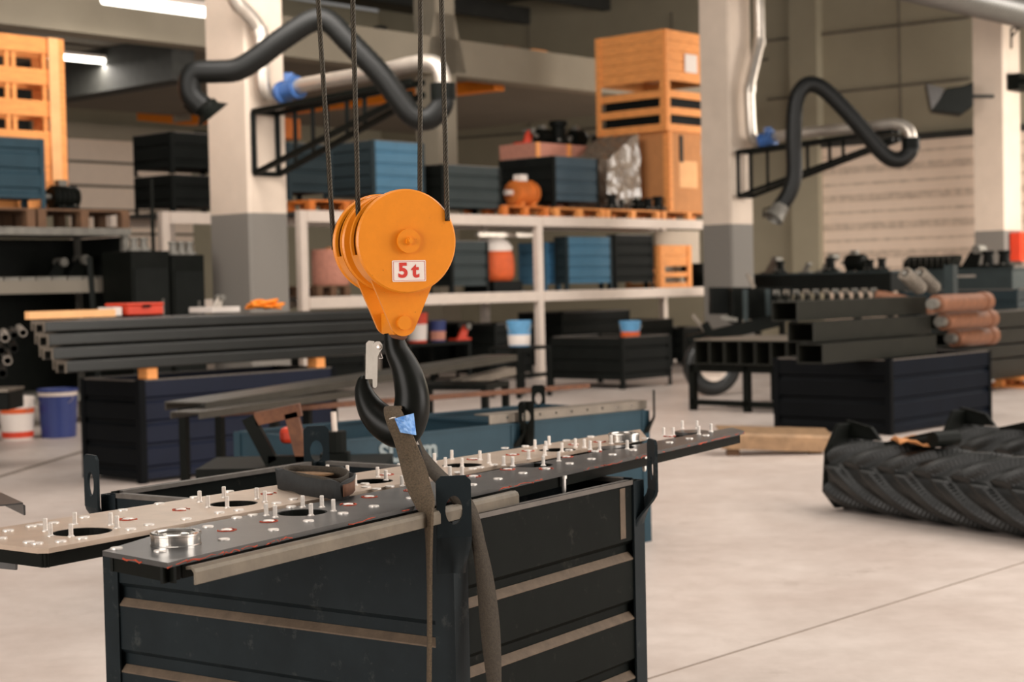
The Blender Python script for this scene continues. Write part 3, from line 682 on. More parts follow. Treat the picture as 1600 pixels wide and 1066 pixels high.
# latch
lt = MB(); lp = [onhook(577, 533), onhook(589, 533), onhook(589, 590), onhook(577, 600)]
lt.prism([p - hn * .012 for p in lp], -hn * .003)
mb = MB()
mb.prism([onhook(x, y) - hn * .012 for x, y in ((575, 536), (579, 532), (588, 533), (587, 592), (574, 592))], -hn * .002)
fl_ = [(588, 603), (588, 548), (589, 537), (593, 533), (599, 533), (603, 538), (603, 544), (599, 550), (596, 556), (595, 602), (593, 605), (590, 605)]
mb.prism([onhook(x, y) - hn * .024 for x, y in fl_], -hn * .0025)
mb.prism([onhook(x, y) - hn * .012 for x, y in ((587, 536), (589, 536), (589, 592), (587, 592))], -hn * .014)
la = mb.build('safety_latch', M['latch'], hook, world=True, label='grey pressed safety latch')
lt.bm.free()
MB().lathe([(0, 0), (.006, 0), (.006, .004), (.003, .006), (0, .006)], onhook(597.5, 541.5) - hn * .0265, -hn, 12).build('latch_pin', M['stud'], hook, world=True)
MB().tube([onhook(x, y) - hn * .022 for x, y in ((599, 548), (602, 557), (603, 559), (598, 559.5), (594, 559))], .0009, 6).build('latch_spring', M['stud'], hook, world=True)
# ---- wire ropes
def wire(label, p, q, cnt=6, r=.0062):
    t = thing('wire_rope', label, 'rope', p, group='steel wire ropes of the hook block'); d = (q - p); L = d.length; d.normalize(); u = d.cross(V((0, 1, 0))).normalized(); b = d.cross(u)
    mb = MB(); st = .0065; n = int(L / st); pitch = .058
    for k in range(cnt):
        pts = [p + d * (i * L / n) + (u * math.cos(2 * math.pi * (i * L / n / pitch + k / cnt)) + b * math.sin(2 * math.pi * (i * L / n / pitch + k / cnt))) * r * .62 for i in range(n + 1)]
        mb.tube(pts, r * .40, 5)
    mb.build('strands', M['rope'], t, world=True); MB().cyl(p, q, r * .45, 6).build('core', M['void'], t, world=True); return t
def up(p0, x0, y0, x1, y1):       # rope through two pixels at depth of p0, extended upward
    a, b = aty(x0, y0, p0), aty(x1, y1, p0); return a, b, a + (b - a) * ((3.0 - a.z) / (b.z - a.z))
yf, yk = YB + .037 * math.cos(TH), YB + .165 * math.cos(TH)
for lab, yy, x0, y0, x1, y1 in (('leftmost wire rope running into the rear sheave of the hook block', yk, 522, 390, 497, 0), ('second wire rope from the left entering the front sheave slot', yf, 561, 384, 551, 0), ('third wire rope from the left going down behind the round cover', yk, 656, 318, 657, 0), ('rightmost wire rope at the right edge of the round cover', yf, 699, 345, 690, 0)):
    a, b, c = up(yy, x0, y0, x1, y1); wire(lab, a, c)
# ---- sling
sl = thing('lifting_sling', 'brown webbing lifting sling hung on the hook and wrapped round the plates', 'sling', aty(610, 640, YB))
def ribpath(P): return smooth_path([aty(x, y, Y) for x, y, Y, w_, r in P], 6), smooth_vals([w_ for *_, w_, r in P], 6), smooth_vals([r for *_, r in P], 6)
def band(P, name, m, th=.006, label=None):
    pts, ww, rr = ribpath(P); dirs = [V((math.cos(R(a)), math.sin(R(a)), 0)) for a in rr]
    return MB().ribbon(pts, dirs, ww, th).build(name, m, sl, world=True, label=label)
# (px, py, depth, width m, heading of the width)
band([(634, 652, 3.87, .03, 10), (624, 638, 3.82, .034, 0), (613, 639, 3.772, .038, 0), (618, 656, 3.738, .044, -6), (630, 684, 3.735, .046, -8), (641, 716, 3.735, .052, -8), (648, 738, 3.72, .056, -8), (655, 762, 3.70, .054, -10), (664, 786, 3.675, .046, -20), (669, 806, 3.655, .032, -48), (670.5, 850, 3.655, .024, -62), (671, 920, 3.66, .02, -70), (671, 1000, 3.665, .02, -72), (670, 1085, 3.67, .02, -72)], 'front_leg', M['web'], .007)
band([(628, 640, 3.90, .03, 30), (643, 676, 3.90, .03, 35), (655, 706, 3.88, .034, 40), (676, 734, 3.86, .046, 42), (704, 762, 3.80, .05, 40), (728, 790, 3.80, .046, 40), (741, 815, 3.785, .034, 40), (748, 850, 3.775, .036, 38), (757, 900, 3.77, .044, 36), (764, 960, 3.76, .05, 34), (769, 1020, 3.75, .046, 34), (774, 1090, 3.74, .03, 34)], 'rear_leg', M['webdark'], .006, 'rear leg of the sling, darkened as its shadow side')  # webbing colour darkened to stand for the leg's shadow side
mb = MB(); g = []
cols, rows = 7, 6
for j in range(rows + 1):
    for i in range(cols + 1):
        u = i / cols; v_ = j / rows
        x = 616.5 + 30 * u + 9 * v_ * (1 - .55 * u) ; y = 654 - 8 * u + v_ * (22 + 12 * u)
        g.append(mb.bm.verts.new(aty(x, y, 3.722 - .007 * math.sin(u * math.pi) + .018 * (u ** 3) + rnd.uniform(-.0022, .0022))))
for j in range(rows):
    for i in range(cols): mb.face([g[j * 8 + i], g[j * 8 + i + 1], g[j * 8 + i + 9], g[j * 8 + i + 8]], False)
tp = mb.build('tape_wrap', M['tape'], sl, world=True, label='crumpled blue tape round the sling'); so_ = tp.modifiers.new('s', 'SOLIDIFY'); so_.thickness = .0012
mb = MB(); q = aty(653, 695, 3.715); mb.prism([aty(x, y, 3.79) for x, y in ((649.5, 695), (652, 689.5), (655, 695))], V((0, .002, 0))); mb.build('tag_corner', M['white'], sl, world=True, label='white tag corner')
band([(652, 690, 3.80, .006, 10), (657, 712, 3.80, .010, 10), (659, 740, 3.80, .012, 10)], 'identity_tag', M['webblack'], .002)
MB().tube([aty(x, y, Y) for x, y, Y in ((608.5, 655, 3.725), (612, 653.5, 3.722), (618, 652.5, 3.72))], .0016, 6).build('tie_cord', M['stud'], sl, world=True)
# ================================================================ RACK AND ITS LOADS
RQ = onz(845, 592, 0)                        # foot of the middle front post
def rk(px, z=0, back=0.): P = RQ - B * back + UP * z; return P + A * solve_x(P, A, px)
Z1, Z2 = 1.30, 2.27
Z2 = solve_y(RQ, UP, 338); Z1 = solve_y(RQ, UP, 455)
RD = 1.1
def make_rack(label, pxs, back):
  o_ = rk(pxs[0], 0, back)
  rack = thing('pallet_rack', label, 'rack', o_, AZ)
  xs = [(rk(p, 0, back) - o_).length for p in pxs]
  for x in xs:
      for y in (0, RD):
          mb = MB(); mb.box((x - .06, y - .05, 0), (x + .06, y + .05, Z2 - .001)); mb.box((x - .1, y - .08, 0), (x + .1, y + .08, .012)); mb.build('post', M['rackpaint'], rack, bevel=.006)
  for xa, xb in zip(xs, xs[1:]):
      for z in (Z1, Z2):
          for y in (-.03, RD + .03):
              mb = MB(); mb.box((xa + .06, y - .03, z - .15), (xb - .06, y + .03, z)); mb.build('beam', M['rackpaint'], rack, bevel=.004)
          mb = MB(); mb.box((xa + .06, .0, z - .04), (xb - .06, RD, z - .005)); mb.build('deck', M['darksteel'], rack, label='dark shelf deck')
make_rack('pale two-level pallet rack between the two main columns', (478, 845, 1120), 0)
make_rack('short pallet rack behind the left column carrying two dark bins', (264, 352), .95)
z1, z2 = Z1, Z2
def rbin(label, xe, xl, xr, yt, z, paint, paint2=None, back=.06, pal=None, palx=None, a=AZ, grp='steel bins on the rack', maxy=1.0, post=.05):
    P = rk(xe, z, back); 
    if pal:
        p0 = rk(palx[0], z, back - .02) if palx else P; L = solve_x(p0, A, palx[1]) if palx else .8
        pallet(pal, p0, AZ, L, .9, 'orange_dark' if 'orange' in pal else 'wood'); P = P + UP * .146
    lx, ly, h = fit(P, xl, xr, yt); ly = min(ly, maxy)
    return container(label, P, a, lx, ly, h, z0=.1, paint=paint, paint2=paint2, cat='bin', group=grp, post=post, name='steel_bin')  # paint2 is the lit tone for front faces, paint the shaded side
# top deck, left to right
for i, (lab, yt) in enumerate((('dark steel bin just left of the left column on the rack top, lower of two', 272), ('dark steel bin just left of the left column on the rack top, upper of two', 205))):
    P = rk(270, z2 + (0 if i == 0 else 1), 1.0)
    if i == 0: lx, ly, h = fit(P, 250, 400, yt); P0 = P; hh = h
    else: P = P0 + UP * (hh + .01); h = solve_y(P, UP, yt)
    container(lab, P, AZ, 1.1, .8, h, z0=.08, paint='bin_dark', cat='bin', group='steel bins on the rack', name='steel_bin')
rbin('blue steel bin on the rack top behind the hook block ropes', 584, 460, 664, 218, z2, 'tealdark', 'bin_blue', pal='orange pallet under the blue bin behind the hook block', palx=(484, 600))
rbin('dark teal steel bin left of the blue bin on the rack top', 452, 400, 520, 222, z2 + .15, 'tealdark', 'tealdark', back=.25)
rbin('grey steel bin on the rack top right of the blue bin', 692, 650, 784, 256, z2, 'bin_dark', 'bin_grey')
rbin('long dark steel bin with two fields on the rack top right of the orange pump', 866, 772, 936, 243, z2, 'bin_dark', 'bin_slate', pal='pallet under the long dark bin', palx=(868, 946), maxy=1.1)
pallet('pallet of black castings on the rack top', rk(948, z2, .04), AZ, solve_x(rk(948, z2, .04), A, 1032), .9, 'wood')
pallet('pallet under the brown box and tall crate', rk(1036, z2, .04), AZ, solve_x(rk(1036, z2, .04), A, 1119), .95, 'wood')
pallet('orange pallet carrying the orange pump', rk(787, z2, -.02), AZ, solve_x(rk(787, z2, -.02), A, 858), .8, 'orange_dark')
# boxes
P = rk(1046, z2 + .146, .06); lx, ly, h = fit(P, 1014, 1116, 205); PB = P; bh = h
bx = thing('packing_box', 'brown boarded box with dark strap under the tall slatted crate', 'box', P, AZ)
mb = MB(); mb.box((0, 0, 0), (lx, .95, h)); mb.build('box_body', M['card'], bx, bevel=.01)
for x in (0, lx - .09): MB().box((x, -.022, 0), (x + .09, 0, h)).build('batten', M['wood'], bx)
MB().box((-.022, .0, 0), (0, .09, h)).build('batten', M['wood'], bx)
MB().box((lx * .24, -.024, h * .62), (lx * .30, -.002, h * .96)).build('strap', M['darksteel'], bx, label='dark strap')
MB().box((lx * .72, -.008, h * .72), (lx * .86, -.001, h * .92)).build('paper_label', M['white'], bx)
MB().box((lx * .22, -.012, h * .30), (lx * .62, -.001, h * .64)).build('patch', M['woodlight'], bx)
P2 = rk(1043, z2 + .146, .02); P2.z = PB.z + bh + .002; P2 = P2 + A * 0
lx2 = solve_x(P2, A, 1113); ly2 = solve_x(P2, -B, 934); h2_ = solve_y(P2, UP, 45)
slat_crate('tall light slatted wooden crate with white paper on top of the brown box', P2, AZ, lx2, ly2, h2_, solid=.5, rows=3, paper=(.40, .60, .34, .30))
MB().box((.1, .1, .03), (lx2 - .1, ly2 - .1, h2_ * .42)).build('packed_goods', M['bin_dark'], bpy.data.objects['wooden_crate'], label='dark goods inside the crate')
# plastic wrapped load
P = rk(948, z2 + .146, .35); wlx = solve_x(P, A, 1003); wh = solve_y(P, UP, 205)
t = thing('wrapped_load', 'lumpy load wrapped in dusty plastic film left of the brown box', 'wrapped load', P, AZ)
mb = MB(); n = 10
me = bmesh.new(); bmesh.ops.create_cube(me, size=1); bmesh.ops.subdivide_edges(me, edges=me.edges, cuts=9, use_grid_fill=True)
r2 = random.Random(3)
for v in me.verts:
    x, y, z = v.co; zz = (z + .5)
    v.co = V(((x + .5) * wlx * (1 - .12 * zz) + wlx * .06 * zz, (y + .5) * .8, zz * wh * (.62 + .38 * min(1, (x + .55)))))
    v.co += V((r2.uniform(-1, 1), r2.uniform(-1, 1), r2.uniform(-1, 1) if zz > .01 else 0)) * .018
tm = bpy.data.meshes.new('t'); me.to_mesh(tm); me.free(); mb.add(tm); bpy.data.meshes.remove(tm)
mb.build('film', M['film'], t)
# ---- odd machine parts
def part_flange(name, label, P, s, m='black', a=0, group=None, cat='machine part'):
    t = thing(name, label, cat, P, a, group); r = s * .5
    MB().lathe([(0, 0), (r, 0), (r, s * .16), (r * .6, s * .18), (r * .5, s * .7), (r * .66, s * .72), (r * .66, s * .9), (r * .3, s * .9), (r * .3, s * .5), (0, s * .5)], seg=20).build('housing', M[m], t)
    for k in range(5): q = V((r * .82 * math.cos(k * 1.257), r * .82 * math.sin(k * 1.257), s * .16)); MB().lathe([(0, 0), (s * .07, 0), (s * .07, s * .07), (0, s * .07)], q, seg=6).build('bolt', M['greymetal'], t)
    return t
def part_bracket(name, label, P, s, m='black', a=0, group=None, cat='machine part'):
    t = thing(name, label, cat, P, a, group)
    mb = MB(); mb.box((0, 0, 0), (s, s * .6, s * .1)); mb.build('base_plate', M[m], t, bevel=.004)
    mb = MB(); mb.prism([(s * .2, s * .1, s * .1), (s * .8, s * .1, s * .1), (s * .95, s * .1, s * .62), (s * .75, s * .1, s * .8), (s * .5, s * .1, s * .55)], (0, s * .12, 0)); mb.build('web_plate', M[m], t, bevel=.004)
    MB().cyl((s * .82, -s * .05, s * .66), (s * .82, s * .5, s * .66), s * .16, 16).build('eye_bush', M['greymetal'], t)
    return t
def part_motor(name, label, P, s, m='black', m2='greymetal', a=0, group=None, cat='machine part'):
    t = thing(name, label, cat, P, a, group)
    mb = MB()
    for k in range(9): mb.lathe([(0, k * s * .07), (s * (.30 if k % 2 else .26), k * s * .07), (s * (.30 if k % 2 else .26), (k + 1) * s * .07), (0, (k + 1) * s * .07)], (0, 0, s * .34), (1, 0, 0), 18)
    mb.lathe([(0, 0), (s * .32, 0), (s * .28, s * .12), (0, s * .14)], (s * .63, 0, s * .34), (1, 0, 0), 18)
    mb.build('motor_body', M[m], t)
    MB().cyl((-s * .22, 0, s * .34), (0, 0, s * .34), s * .07, 12).build('shaft', M[m2], t)
    for x in (.08, .5): MB().box((s * x, -s * .26, 0), (s * (x + .1), s * .26, s * .12)).build('foot', M[m], t)
    MB().box((s * .2, -s * .12, s * .62), (s * .45, s * .12, s * .78)).build('terminal_box', M[m2], t, bevel=.004)
    return t
t = part_motor('pump', 'orange pump with round housing on the orange pallet', rk(800, z2 + .147, .30), .62, 'orange_dark', 'white', AZ, cat='pump')
castings = [(956, .26, 'f'), (966, .2, 'b'), (990, .28, 'm'), (1013, .22, 'f'), (1028, .26, 'f')]
for i, (px, s, k) in enumerate(castings):
    lab = ['small black flange casting at the left end of the casting pallet', 'small black bracket on the casting pallet second from left', 'black finned motor in the middle of the casting pallet', 'short black flange right of the finned motor', 'black flange casting at the right end of the casting pallet'][i]
    f = dict(f=part_flange, b=part_bracket, m=part_motor)[k]
    f(dict(f='flange_casting', b='bracket_casting', m='electric_motor')[k], lab, rk(px, z2 + .147, .16), s, 'black', a=AZ, group='black castings on the rack pallet')
# load of black parts behind the long bin, on a boarded box
P = rk(840, z2, 1.28); lx, ly, h = fit(P, 800, 940, 222)
t = thing('boarded_box', 'pinkish boarded box behind the long dark bin', 'box', P, AZ); MB().box((0, 0, 0), (lx, .8, h)).build('box_body', M['pink'], t, bevel=.01)
for k in range(3): MB().box((-.01 + k * (lx - .08) / 2, -.02, 0), (.08 + k * (lx - .08) / 2, 0, h)).build('batten', M['wood'], t)
top = P.z + h + .002
for i, (px, s, k, m_, lab) in enumerate(((826, .34, 'b', 'red', 'red bracket at the left end of the black parts heap'), (848, .42, 'm', 'black', 'black motor in the heap of parts on the pinkish box'), (880, .46, 'f', 'black', 'wide black flange in the heap of parts on the pinkish box'), (900, .46, 'm', 'black', 'large black motor at the right of the parts heap'), (930, .34, 'b', 'black', 'upright black bracket beside the tall slatted crate'))):
    q = rk(px, 0, 1.62); q.z = top
    dict(f=part_flange, b=part_bracket, m=part_motor)[k](dict(f='flange_casting', b='bracket_casting', m='electric_motor')[k], lab, q, s, m_, a=AZ - 8, group='heap of machine parts on the pinkish box')
# red basket in front of that heap
P = rk(903, z2 + .15, .9)
# lower deck
pallet('pallet with a pale roll on the lower rack level', rk(496, z1, .06), AZ, solve_x(rk(496, z1, .06), A, 548), .9, 'wooddark')
P = rk(517, z1 + .146, .4); t = thing('paper_roll', 'pale round roll standing behind the hook block on the lower rack level', 'roll', P)
hh = solve_y(P, UP, 390)
MB().lathe([(.06, .0), (.24, 0), (.25, .02), (.25, hh - .02), (.24, hh), (.06, hh), (.06, 0)], seg=28).build('wrap', M['pink'], t); MB().lathe([(.03, 0), (.058, 0), (.058, hh + .03), (.03, hh + .03), (.03, 0)], seg=20).build('core_tube', M['card'], t)
rbin('dark grey bin on the lower rack level left of the orange sack', 706, 672, 764, 376, z1, 'bin_dark', 'bin_grey')
P = rk(772, z1, .12); mb = MB()
t = thing('orange_sack', 'orange sack with white top on a dark stand on the lower rack level', 'sack', P, AZ)
MB().box((0, 0, 0), (.62, .6, .16)).build('stand', M['bin_dark'], t)
mb = MB(); r3 = random.Random(5)
for k in range(9):
    z = .16 + k * .07; rr = .30 + .02 * math.sin(k * 1.3); 
pr = [(0, .16), (.27, .16), (.315, .24), (.32, .40), (.31, .52), (.29, .60), (0, .60)]
MB().lathe(pr, (.31, .3, 0), seg=14, smooth=True).build('sack_body', M['orangebag'], t)
MB().lathe([(.285, .60), (.30, .66), (.24, .74), (.14, .80), (0, .82)], (.31, .3, 0), seg=14, smooth=True).build('sack_top', M['white'], t, label='white sack top')
P = rk(745, z1 + .86, .02); 
t = thing('profile_bar', 'pale metal bar lying across the grey bin and the orange sack', 'bar', rk(745, z1 + .84, .3)); q = rk(832, z1 + .84, .3); MB().bar(rk(745, z1 + .84, .3), q, .08, .06).build('profile', M['zinc'], t, world=True)
rbin('small sky blue bin on the lower rack level beside the middle post', 852, 812, 876, 378, z1, 'bin_blue', 'skyblue', back=.45)
rbin('teal blue bin on the lower rack level right of the middle post', 886, 868, 957, 369, z1, 'tealdark', 'bin_blue')
rbin('dark bin on the lower rack level between the teal bin and the small crate', 962, 950, 1021, 366, z1, 'bin_dark', 'bin_dark')
P = rk(1032, z1, .06); lx, ly, h = fit(P, 1016, 1080, 383)
slat_crate('small orange-brown wooden crate with slats on the lower rack level', P, AZ, lx, .7, h, solid=.5, rows=2)
P = rk(1092, z1, .42); t = thing('black_tub', 'round black tub at the right end of the lower rack level', 'tub', P)
MB().lathe([(0, 0), (.20, 0), (.30, .25), (.31, .38), (.29, .38), (.19, .03), (0, .03)], seg=26, smooth=True).build('tub_body', M['black'], t); MB().lathe([(.31, .36), (.325, .36), (.325, .40), (.29, .40), (.29, .38)], seg=26).build('lip', M['black'], t)
# floor in front of and under the rack
P = onz(974, 609, 0); lx, ly, h = fit(P, 862, 1049, 527)
c1 = container('large black steel crate on the floor in front of the rack', P, AZ, lx, ly, h, z0=.12, paint='bin_dark', cat='crate', group='black crates by the rack', name='steel_crate')
P2 = P - B * (ly + .15) + A * .1; P2 = rk(905, 0, .25)
P = rk(880, .02, .3); lx, ly, h = fit(P, 850, 985, 488)
container('black steel crate standing under the rack behind the large black crate', P, AZ, lx, .9, h, z0=.12, paint='bin_dark', cat='crate', group='black crates by the rack', name='steel_crate')
def bucket(label, P, r, h, m, band=None, group=None, handle=True):
    t = thing('paint_bucket', label, 'bucket', P, None, group)
    MB().lathe([(0, 0), (r * .86, 0), (r * .88, .01), (r, h - .03), (r * 1.04, h - .03), (r * 1.04, h), (r * .97, h), (r * .95, h - .015), (0, h - .015)], seg=28, smooth=False).build('bucket_body', M[m], t)
    if band: 
        for z0_, z1_, mm in band: MB().lathe([(r * (.88 + .12 * z0_) + .003, h * z0_), (r * (.88 + .12 * z1_) + .003, h * z1_)], seg=28).build('label_band', M[mm], t)
    if handle: MB().tube([V((r * 1.05 * math.cos(a_), r * 1.05 * math.sin(a_) * .3 - r * .85, h - .05 - .12 * math.sin(a_))) for a_ in [math.pi * k / 12 for k in range(13)]], .004, 6).build('handle', M['zinc'], t)
    return t
bucket('blue and white bucket on the floor left of the rack middle post', aty(812, 560, 20.5) * 1 + UP * 0, .15, .32, 'skyblue', ((.05, .45, 'white'),))
bpy.data.objects['paint_bucket'].location.z = 0
def onshelf(px, py, Y): return aty(px, py, Y)
# stand under that bucket
b0 = bpy.data.objects['paint_bucket']; zz = solve_y(V((b0.location.x, b0.location.y, 0)), UP, 541); b0.location.z = zz
def stand(label, P, lx, ly, h, m='bin_dark', a=AZ, name='steel_stand'):
    t = thing(name, label, 'stand', P, a); MB().box((0, 0, h - .04), (lx, ly, h)).build('top_plate', M[m], t)
    for x in (0, lx - .05):
        for y in (0, ly - .05): MB().box((x, y, 0), (x + .05, y + .05, h - .04)).build('leg', M[m], t)
    MB().box((0, .02, .25), (lx, .06, .30)).build('cross_rail', M[m], t); return t
stand('dark steel stand carrying the blue bucket under the rack', V((b0.location.x, b0.location.y, 0)) - A * .3 + B * .25, .62, .5, zz - .001)
bk2 = bucket('small blue and orange bucket on the large black crate', onz(974, 609, 0), .14, .22, 'skyblue', ((.03, .35, 'orangebag'),))
q = onz(974, 609, 0) + A * .55 - B * .3; bk2.location = (q.x, q.y, .13)
hb = solve_y(V((q.x, q.y, 0)), UP, 527); bk2.location.z = hb
MB().box((.02, .02, 0), (.02, .02, 0)).bm.free()
stand('dark steel trestle with loose parts under the rack behind the blue sling hook', rk(640, 0, .15), 1.25, .8, .62)
for i, (px, hh_, r, m_, bnd, lab) in enumerate(((652, .42, .15, 'red', ((.08, .62, 'white'),), 'red topped white can behind the crane hook'), (684, .30, .12, 'bluebucket', ((.08, .5, 'pink'),), 'blue can right of the red topped can behind the crane hook'))):
    P = rk(px, .622, .4); bucket(lab, P, r, hh_, m_, bnd, group='cans on the dark trestle', handle=False)
P = rk(714, .622, .35); part_bracket('red_bracket', 'red bracket on the dark trestle right of the cans', P, .3, 'red', AZ)
for px0_, px1_, yt, bk, lab in ((500, 572, 508, .2, 'black steel crate under the left bay of the rack, nearest the left column'), (655, 740, 506, 1.25, 'black steel crate under the left bay of the rack, behind the dark trestle'), (775, 832, 506, .25, 'black steel crate under the rack just left of the middle post')):
    P = rk(px0_, 0, bk); lx, ly, h = fit(P, px0_ - 40, px1_, yt)
    container(lab, P, AZ, lx, .8, h, z0=.1, paint='bin_dark', cat='crate', group='black crates by the rack', name='steel_crate')
for px0_, px1_, yt, bk, lab in ((1000, 1052, 500, .35, 'black steel crate under the right end of the rack beside the wheel'), (1068, 1112, 512, .2, 'narrow black steel crate under the far right end of the rack')):
    P = rk(px0_, 0, bk); lx, ly, h = fit(P, px0_ - 40, px1_, yt)
    container(lab, P, AZ, lx, .7, h, z0=.1, paint='bin_dark', cat='crate', group='black crates by the rack', name='steel_crate')
# ================================================================ EXTRACTION ARMS
def arm(kind, near, k, lab_b, lab_h, lab_d, P):
    """P: dict of pixel paths; near: column near corner; everything stands in the vertical plane along B through the column face centre"""
    c0 = near + A * .24
    def onp(x, y, s=0):          # point on the arm's vertical plane (shifted s along A)
        b0 = c0 + A * s; v = ray(x, y); t = (b0 - CAM).dot(A) / v.dot(A); return CAM + v * t
    t = thing('wall_bracket', lab_b, 'bracket', onp(*P['frame'][0]), group='black truss brackets of the extraction arms')
    w_ = .055
    f = [onp(*p) for p in P['frame']]      # top-left, bottom-left, tip
    tl, bl, tip = f
    tl.x, tl.y = bl.x, bl.y
    hw = .17
    def two(p, q, n, w2=w_):
        for sd in (-1, 1): MB().bar(p + A * hw * sd * .0, q, w2, w2).build(n, M['black'], t, world=True); break
    for sd in (-hw, hw):
        o_ = A * sd; MB().bar(tl + o_, bl + o_, w_, w_).build('upright', M['black'], t, world=True)
        MB().bar(tl + o_, tip + A * sd * .5, w_, w_).build('top_chord', M['black'], t, world=True)
        MB().bar(bl + o_, tip - UP * .12 + A * sd * .5, w_, w_).build('bottom_chord', M['black'], t, world=True)
    for s_ in P['posts']:
        a_ = tl + (tip - tl) * s_; b_ = bl + (tip - UP * .12 - bl) * s_
        MB().bar(a_ + A * hw * (1 - .5 * s_), b_ + A * hw * (1 - .5 * s_), w_ * .8, w_ * .8).build('strut', M['black'], t, world=True)
    MB().bar(tl - A * hw, tl + A * hw, w_, w_).build('cross_bar', M['black'], t, world=True); MB().bar(bl - A * hw, bl + A * hw, w_, w_).build('cross_bar', M['black'], t, world=True)
    # galvanised pipework
    t = thing('extraction_duct', lab_d, 'duct', onp(*P['down'][0]), group='galvanised ducts of the extraction arms')
    rd = P['r']
    def onf(x, y, s=0):          # plane of the column's right face, a hand in front of it
        b0 = near + B * .17; v = ray(x, y); return CAM + v * ((b0 - CAM).dot(B) / v.dot(B))
    MB().tube(smooth_path([onf(*p) for p in P['down']], 4), rd, 16).build('down_pipe', M['zinc'], t, world=True)
    for p in P['collar']:
        q0 = onf(p[0], p[1]); q1 = onf(p[2], p[3]); MB().cyl(q0, q1, rd * 1.12, 18).build('collar', M['zinc'], t, world=True)
    e = [onp(*p) for p in P['out']]; e[0] = onf(*P['out'][0]); MB().tube(smooth_path(e, 5), rd * .95, 16).build('boom_pipe', M['zinc'], t, world=True)
    d0_, d1_ = onp(*P['damper'][0]), onp(*P['damper'][1])
    dm = MB().lathe([(0, 0), (rd * 1.5, 0), (rd * 1.5, .05), (rd * 1.2, .06), (rd * 1.2, (d1_ - d0_).length - .06), (rd * 1.5, (d1_ - d0_).length - .05), (rd * 1.5, (d1_ - d0_).length), (0, (d1_ - d0_).length)], d0_, d1_ - d0_, 20).build('damper', M['damper'], t, world=True, label='blue damper flange')
    mid = (d0_ + d1_) / 2; MB().box((-.05, -.09, rd * .9), (.05, .09, rd * 2.1), Matrix.Translation(mid)).build('damper_handle', M['damper'], dm, world=True)
    # hose
    Ye = onp(P['hose'][0][0], P['hose'][0][1]).y
    hs = [aty(x, y, Ye) for x, y, s in P['hose']]
    t = thing('extraction_hose', lab_h, 'hose', hs[0], group='black hoses of the extraction arms')
    path = smooth_path(hs, 12); L = [0]
    # corrugation
    fine = []; 
    for a_, b_ in zip(path, path[1:]):
        n_ = max(1, int((b_ - a_).length / .022))
        for j in range(n_): fine.append(a_.lerp(b_, j / n_))
    fine.append(path[-1])
    MB().tube(fine, [P['hr'] * (1 + (.022 if i % 2 else -.022)) for i in range(len(fine))], 16).build('hose_tube', M['hose'], t, world=True)
    MB().cyl(hs[0] + UP * .06, hs[0] - UP * .1, P['hr'] * 1.1, 18).build('cuff', M['black'], t, world=True)
    h0, h1 = aty(*P['hood'][0], Ye), aty(*P['hood'][1], Ye + P['hood'][3]); ax = (h1 - h0).normalized(); LL = (h1 - h0).length
    MB().lathe([(P['hr'] * 1.02, 0), (P['hr'] * 1.06, LL * .45), (P['hood'][2], LL), (P['hood'][2] * .97, LL), (P['hr'] * .95, LL * .5), (P['hr'] * .9, 0), (P['hr'] * 1.02, 0)], h0, ax, 22).build('hood', M[P['hoodm']], t, world=True, label='flared suction hood')
    MB().tube([h0 + ax * LL * .9 + V((-P['hood'][2], 0, 0)), h0 + ax * LL * .5 + V((-P['hood'][2] * 1.3, 0, .05)), h0 + V((-P['hr'] * 1.1, 0, 0))], .012, 6).build('grip', M['black'], t, world=True)
arm('left', CL0, 1, 'black truss bracket on the left concrete column', 'black flexible hose looping in front of the left column with a flared hood', 'galvanised duct bending down the left column with a blue damper',
    dict(frame=[(414, 176), (417, 272), (652, 128)], posts=[.13, .26, .36, .5, .62], r=.085, down=[(345, -60, 0), (368, 0, 0), (383, 17, 0), (400, 38, 0), (407, 60, 0), (409, 105, 0), (412, 138, 0), (424, 150, 0), (446, 147, 0)], collar=[(404, 42, 407, 58), (409, 104, 409, 114)],
         out=[(446, 147, 0), (470, 134, 0), (560, 118, 0), (610, 108, 0), (655, 98, 0), (681, 101, 0), (691, 118, 0), (692, 142, 0)], damper=[(440, 146), (466, 136)],
         hr=.115, hose=[(692, 140, 0), (690, 165, 0), (668, 186, 0), (640, 176, 0), (596, 118, 0), (546, 66, 0), (512, 33, 0), (486, 33, 0), (440, 62, 0), (400, 92, 0), (370, 109, 0), (338, 112, 0), (307, 113, 0), (297, 126, 0), (299, 148, 0), (318, 168, 0)], hood=[(320, 164), (333, 180), .19, .02], hoodm='black'))
arm('right', CL1, 1, 'black truss bracket on the right concrete column', 'black flexible hose hanging in an arch right of the right column with a grey hood', 'galvanised duct bending down the right column with a blue damper',
    dict(frame=[(1163, 238), (1164, 307), (1400, 205)], posts=[.12, .40, .55, .64], r=.085, down=[(1186, -40, 0), (1186, 0, 0), (1187, 62, 0), (1184, 78, 0), (1172, 132, 0), (1171, 150, 0), (1173, 196, 0), (1176, 216, 0), (1186, 224, 0), (1200, 221, 0)], collar=[(1187, 62, 1186, 72), (1172, 134, 1171, 146)],
         out=[(1200, 221, 0), (1215, 213, 0), (1290, 204, 0), (1360, 198, 0), (1398, 194, 0), (1416, 199, 0), (1423, 210, 0), (1423, 222, 0)], damper=[(1190, 222), (1209, 214)],
         hr=.115, hose=[(1423, 222, 0), (1421, 238, 0), (1404, 250, 0), (1380, 240, 0), (1335, 188, 0), (1297, 148, 0), (1275, 133, 0), (1257, 135, 0), (1244, 158, 0), (1240, 210, 0), (1241, 270, 0), (1234, 300, 0), (1218, 325, 0)], hood=[(1221, 322), (1208, 342), .15, -.06], hoodm='greymetal'))
